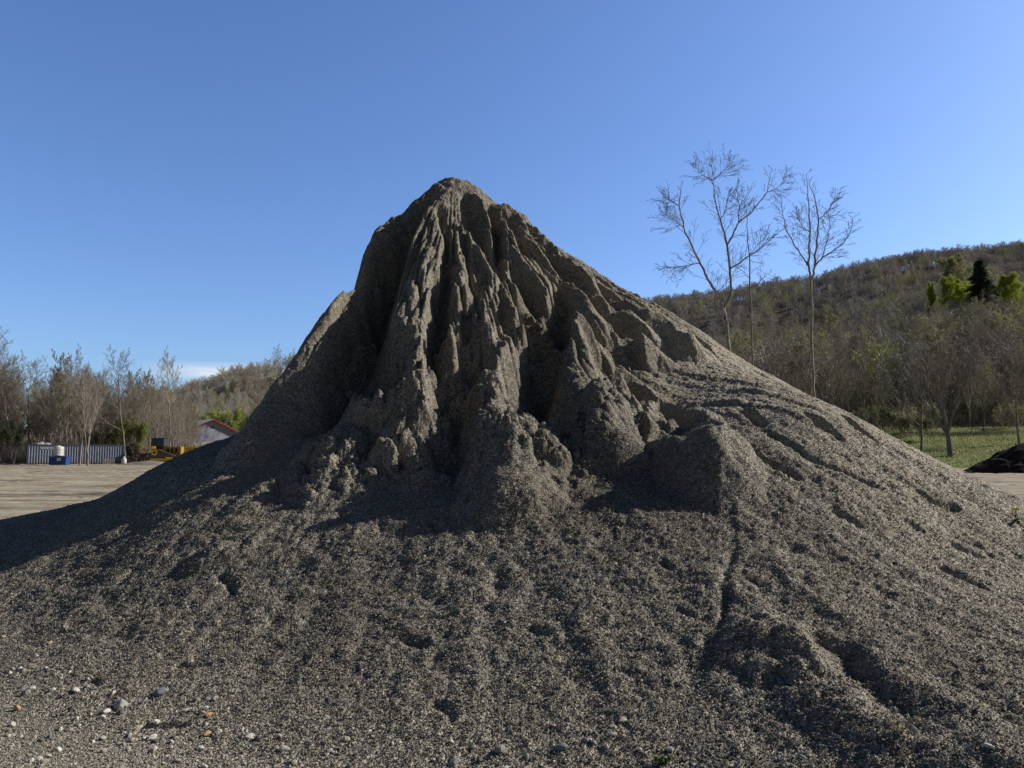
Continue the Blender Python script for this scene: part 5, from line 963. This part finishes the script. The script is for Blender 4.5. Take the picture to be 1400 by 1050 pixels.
# groups of look-alike small stones
cnt=0; base_m={}
for k in range(298):
    if k<250: u=min(700,max(-10,rs.gauss(180,130))); v=rs.uniform(905,1052) if u<330 else rs.uniform(985,1052)
    else: u=rs.uniform(500,1100); v=rs.uniform(1008,1052)
    if v<945 and u>130: continue
    x,y,z=surf_hit(u,v); r=(1.6+4.2*rs.random()**2.2)/1052*y; c=rs.choice(['white','grey','tan','grey','blue','dark','white','tan','white'])
    key=(rs.randrange(8),c)
    if key not in base_m: q=sm[key[0]].copy(); q.materials.append(SM[c]); base_m[key]=q
    o=bpy.data.objects.new('pebble',base_m[key]); link(o); o.location=(x,y,z+r*.3); o.scale=(r,r*rs.uniform(.6,1),r*rs.uniform(.5,.8)); o.rotation_euler=(rs.uniform(-.4,.4),rs.uniform(-.4,.4),rs.uniform(0,6))
    tag(o,'small loose pebble scattered on the gravel at the foot of the pile','pebble','small loose pebbles at the foot of the pile')
# gravel grains: one uncountable mass of real chips over the near slope and ground
NG=40000 if QUICK else 300000
g=np.random.RandomState(12)
yy=2.7*(8.2/2.7)**(g.rand(NG)**1.35); ax=g.uniform(-.72,.72,NG); xx=ax*yy
I=np.clip(np.searchsorted(xs,xx),1,len(xs)-1); J=np.clip(np.searchsorted(ys,yy),1,len(ys)-1); zz=np.maximum(Z[J,I],-.02)
sz=(.0028+.0042*g.rand(NG)**2.2)*(1+.35*(g.rand(NG)<.02)); sz*=.8+.06*yy
oct_=np.array([[1,0,0],[-1,0,0],[0,1,0],[0,-1,0],[0,0,.8],[0,0,-.8]])+0.
of=np.array([[0,2,4],[2,1,4],[1,3,4],[3,0,4],[2,0,5],[1,2,5],[3,1,5],[0,3,5]])
a=g.rand(NG)*6.28; tl=g.normal(0,.5,NG); V_=np.repeat(oct_[None],NG,0)*g.uniform(.6,1.25,(NG,1,3))+g.normal(0,.12,(NG,6,3))
ca,sa=np.cos(a)[:,None],np.sin(a)[:,None]; X1=V_[...,0]*ca-V_[...,1]*sa; Y1=V_[...,0]*sa+V_[...,1]*ca; ct_,st_=np.cos(tl)[:,None],np.sin(tl)[:,None]
Z1=V_[...,2]*ct_-Y1*st_; Y1=V_[...,2]*st_+Y1*ct_
VV=np.stack([X1*sz[:,None]+xx[:,None],Y1*sz[:,None]+yy[:,None],Z1*sz[:,None]+(zz+sz*.25)[:,None]],-1).reshape(-1,3)
FF=(of[None]+np.arange(NG)[:,None,None]*6).reshape(-1,3)
mg=NT('gravel_chip_material',rough=.75,spec=.35); at=mg.attr('tone'); colg=mg.ramp(at,[(0,(.085,.077,.065)),(.5,(.22,.20,.165)),(.8,(.33,.305,.255)),(.95,(.47,.445,.385)),(1,(.66,.64,.58))])
M_CHIP=mg.finish(colg)
me=np_mesh('gravel_chips',VV,FF,M_CHIP); set_attr(me,'tone',np.repeat(g.rand(NG),6)); o=bpy.data.objects.new('gravel_chips',me); link(o); tag(o,'loose gravel chips covering the near slope and the ground before it','gravel',kind='stuff')
# dandelions and withered weeds
M_STEM=simple('weed_green',(.07,.12,.03),.7); M_YF=simple('flower_yellow',(.75,.60,.03),.6); M_DRY=simple('dry_straw',(.36,.30,.18),.8)
def dandelion(u,v,lab,s=1.):
    x,y,z=surf_hit(u,v); e=thing('dandelion',(x,y,z-.01),0,lab,'flower')
    b=MB(); b.bar((0,0,0),(.005,0,.07*s),.0035*s,6); b.build('stem',M_STEM,e); b=MB(); R=random.Random(int(u))
    for k in range(16): a=k*.393; b.bar((.005,0,.07*s),(.005+.022*s*math.cos(a),.022*s*math.sin(a),(.074+.006*(k%2))*s),.0045*s,5)
    b.cyl((.005,0,.074*s),.012*s,.01*s,n=10); b.build('flower_head',M_YF,e); b=MB()
    for k in range(6):
        a=k*1.05+R.random(); q=bmesh.ops.create_grid(b.bm,x_segments=4,y_segments=1,size=.5); 
        for w2 in q['verts']:
            t=w2.co.x+.5; w2.co=Vector((t*.07*s,w2.co.y*.02*s*math.sin(math.pi*min(1,t*.9+.1)),.02*s*math.sin(t*2.2)))
        bmesh.ops.rotate(b.bm,cent=(0,0,0),matrix=Matrix.Rotation(a,3,'Z'),verts=q['verts'])
    b.build('leaves',M_STEM,e)
dandelion(1389,711,'yellow dandelion flowering high on the right edge of the slope',1.5)
def weed(u,v,lab,n=7,h=.16,mat=None,seed=1):
    x,y,z=surf_hit(u,v); e=thing('weed',(x,y,z-.01),0,lab,'weed'); R=random.Random(seed); S=Segs(); F=[]
    for k in range(n):
        a=R.random()*6.28; l=h*R.uniform(.5,1.1); p=Vector((0,0,0)); d=Vector((math.cos(a)*.5,math.sin(a)*.5,1)).normalized()
        for i in range(4): q=p+d*l/4; S.add(p,q,.0022,.0018); p=q; d=(d+Vector((math.cos(a)*.2,math.sin(a)*.2,-.1))).normalized(); F.append(tuple(p))
    v_,f_=tube_arrays(S,3); link(bpy.data.objects.new('stems',np_mesh('stems',v_,f_,mat)),e)
    v_,f_=leaves_at(F*3,.009,np.random.RandomState(seed)); link(bpy.data.objects.new('leaves',np_mesh('leaves',v_,f_,mat)),e)
weed(905,1046,'small green-yellow weed at the bottom edge, centre-right',9,.07,M_STEM,2)
weed(1232,1006,'tuft of withered straw-coloured stalks in the gravel at lower right',6,.13,M_DRY,3)
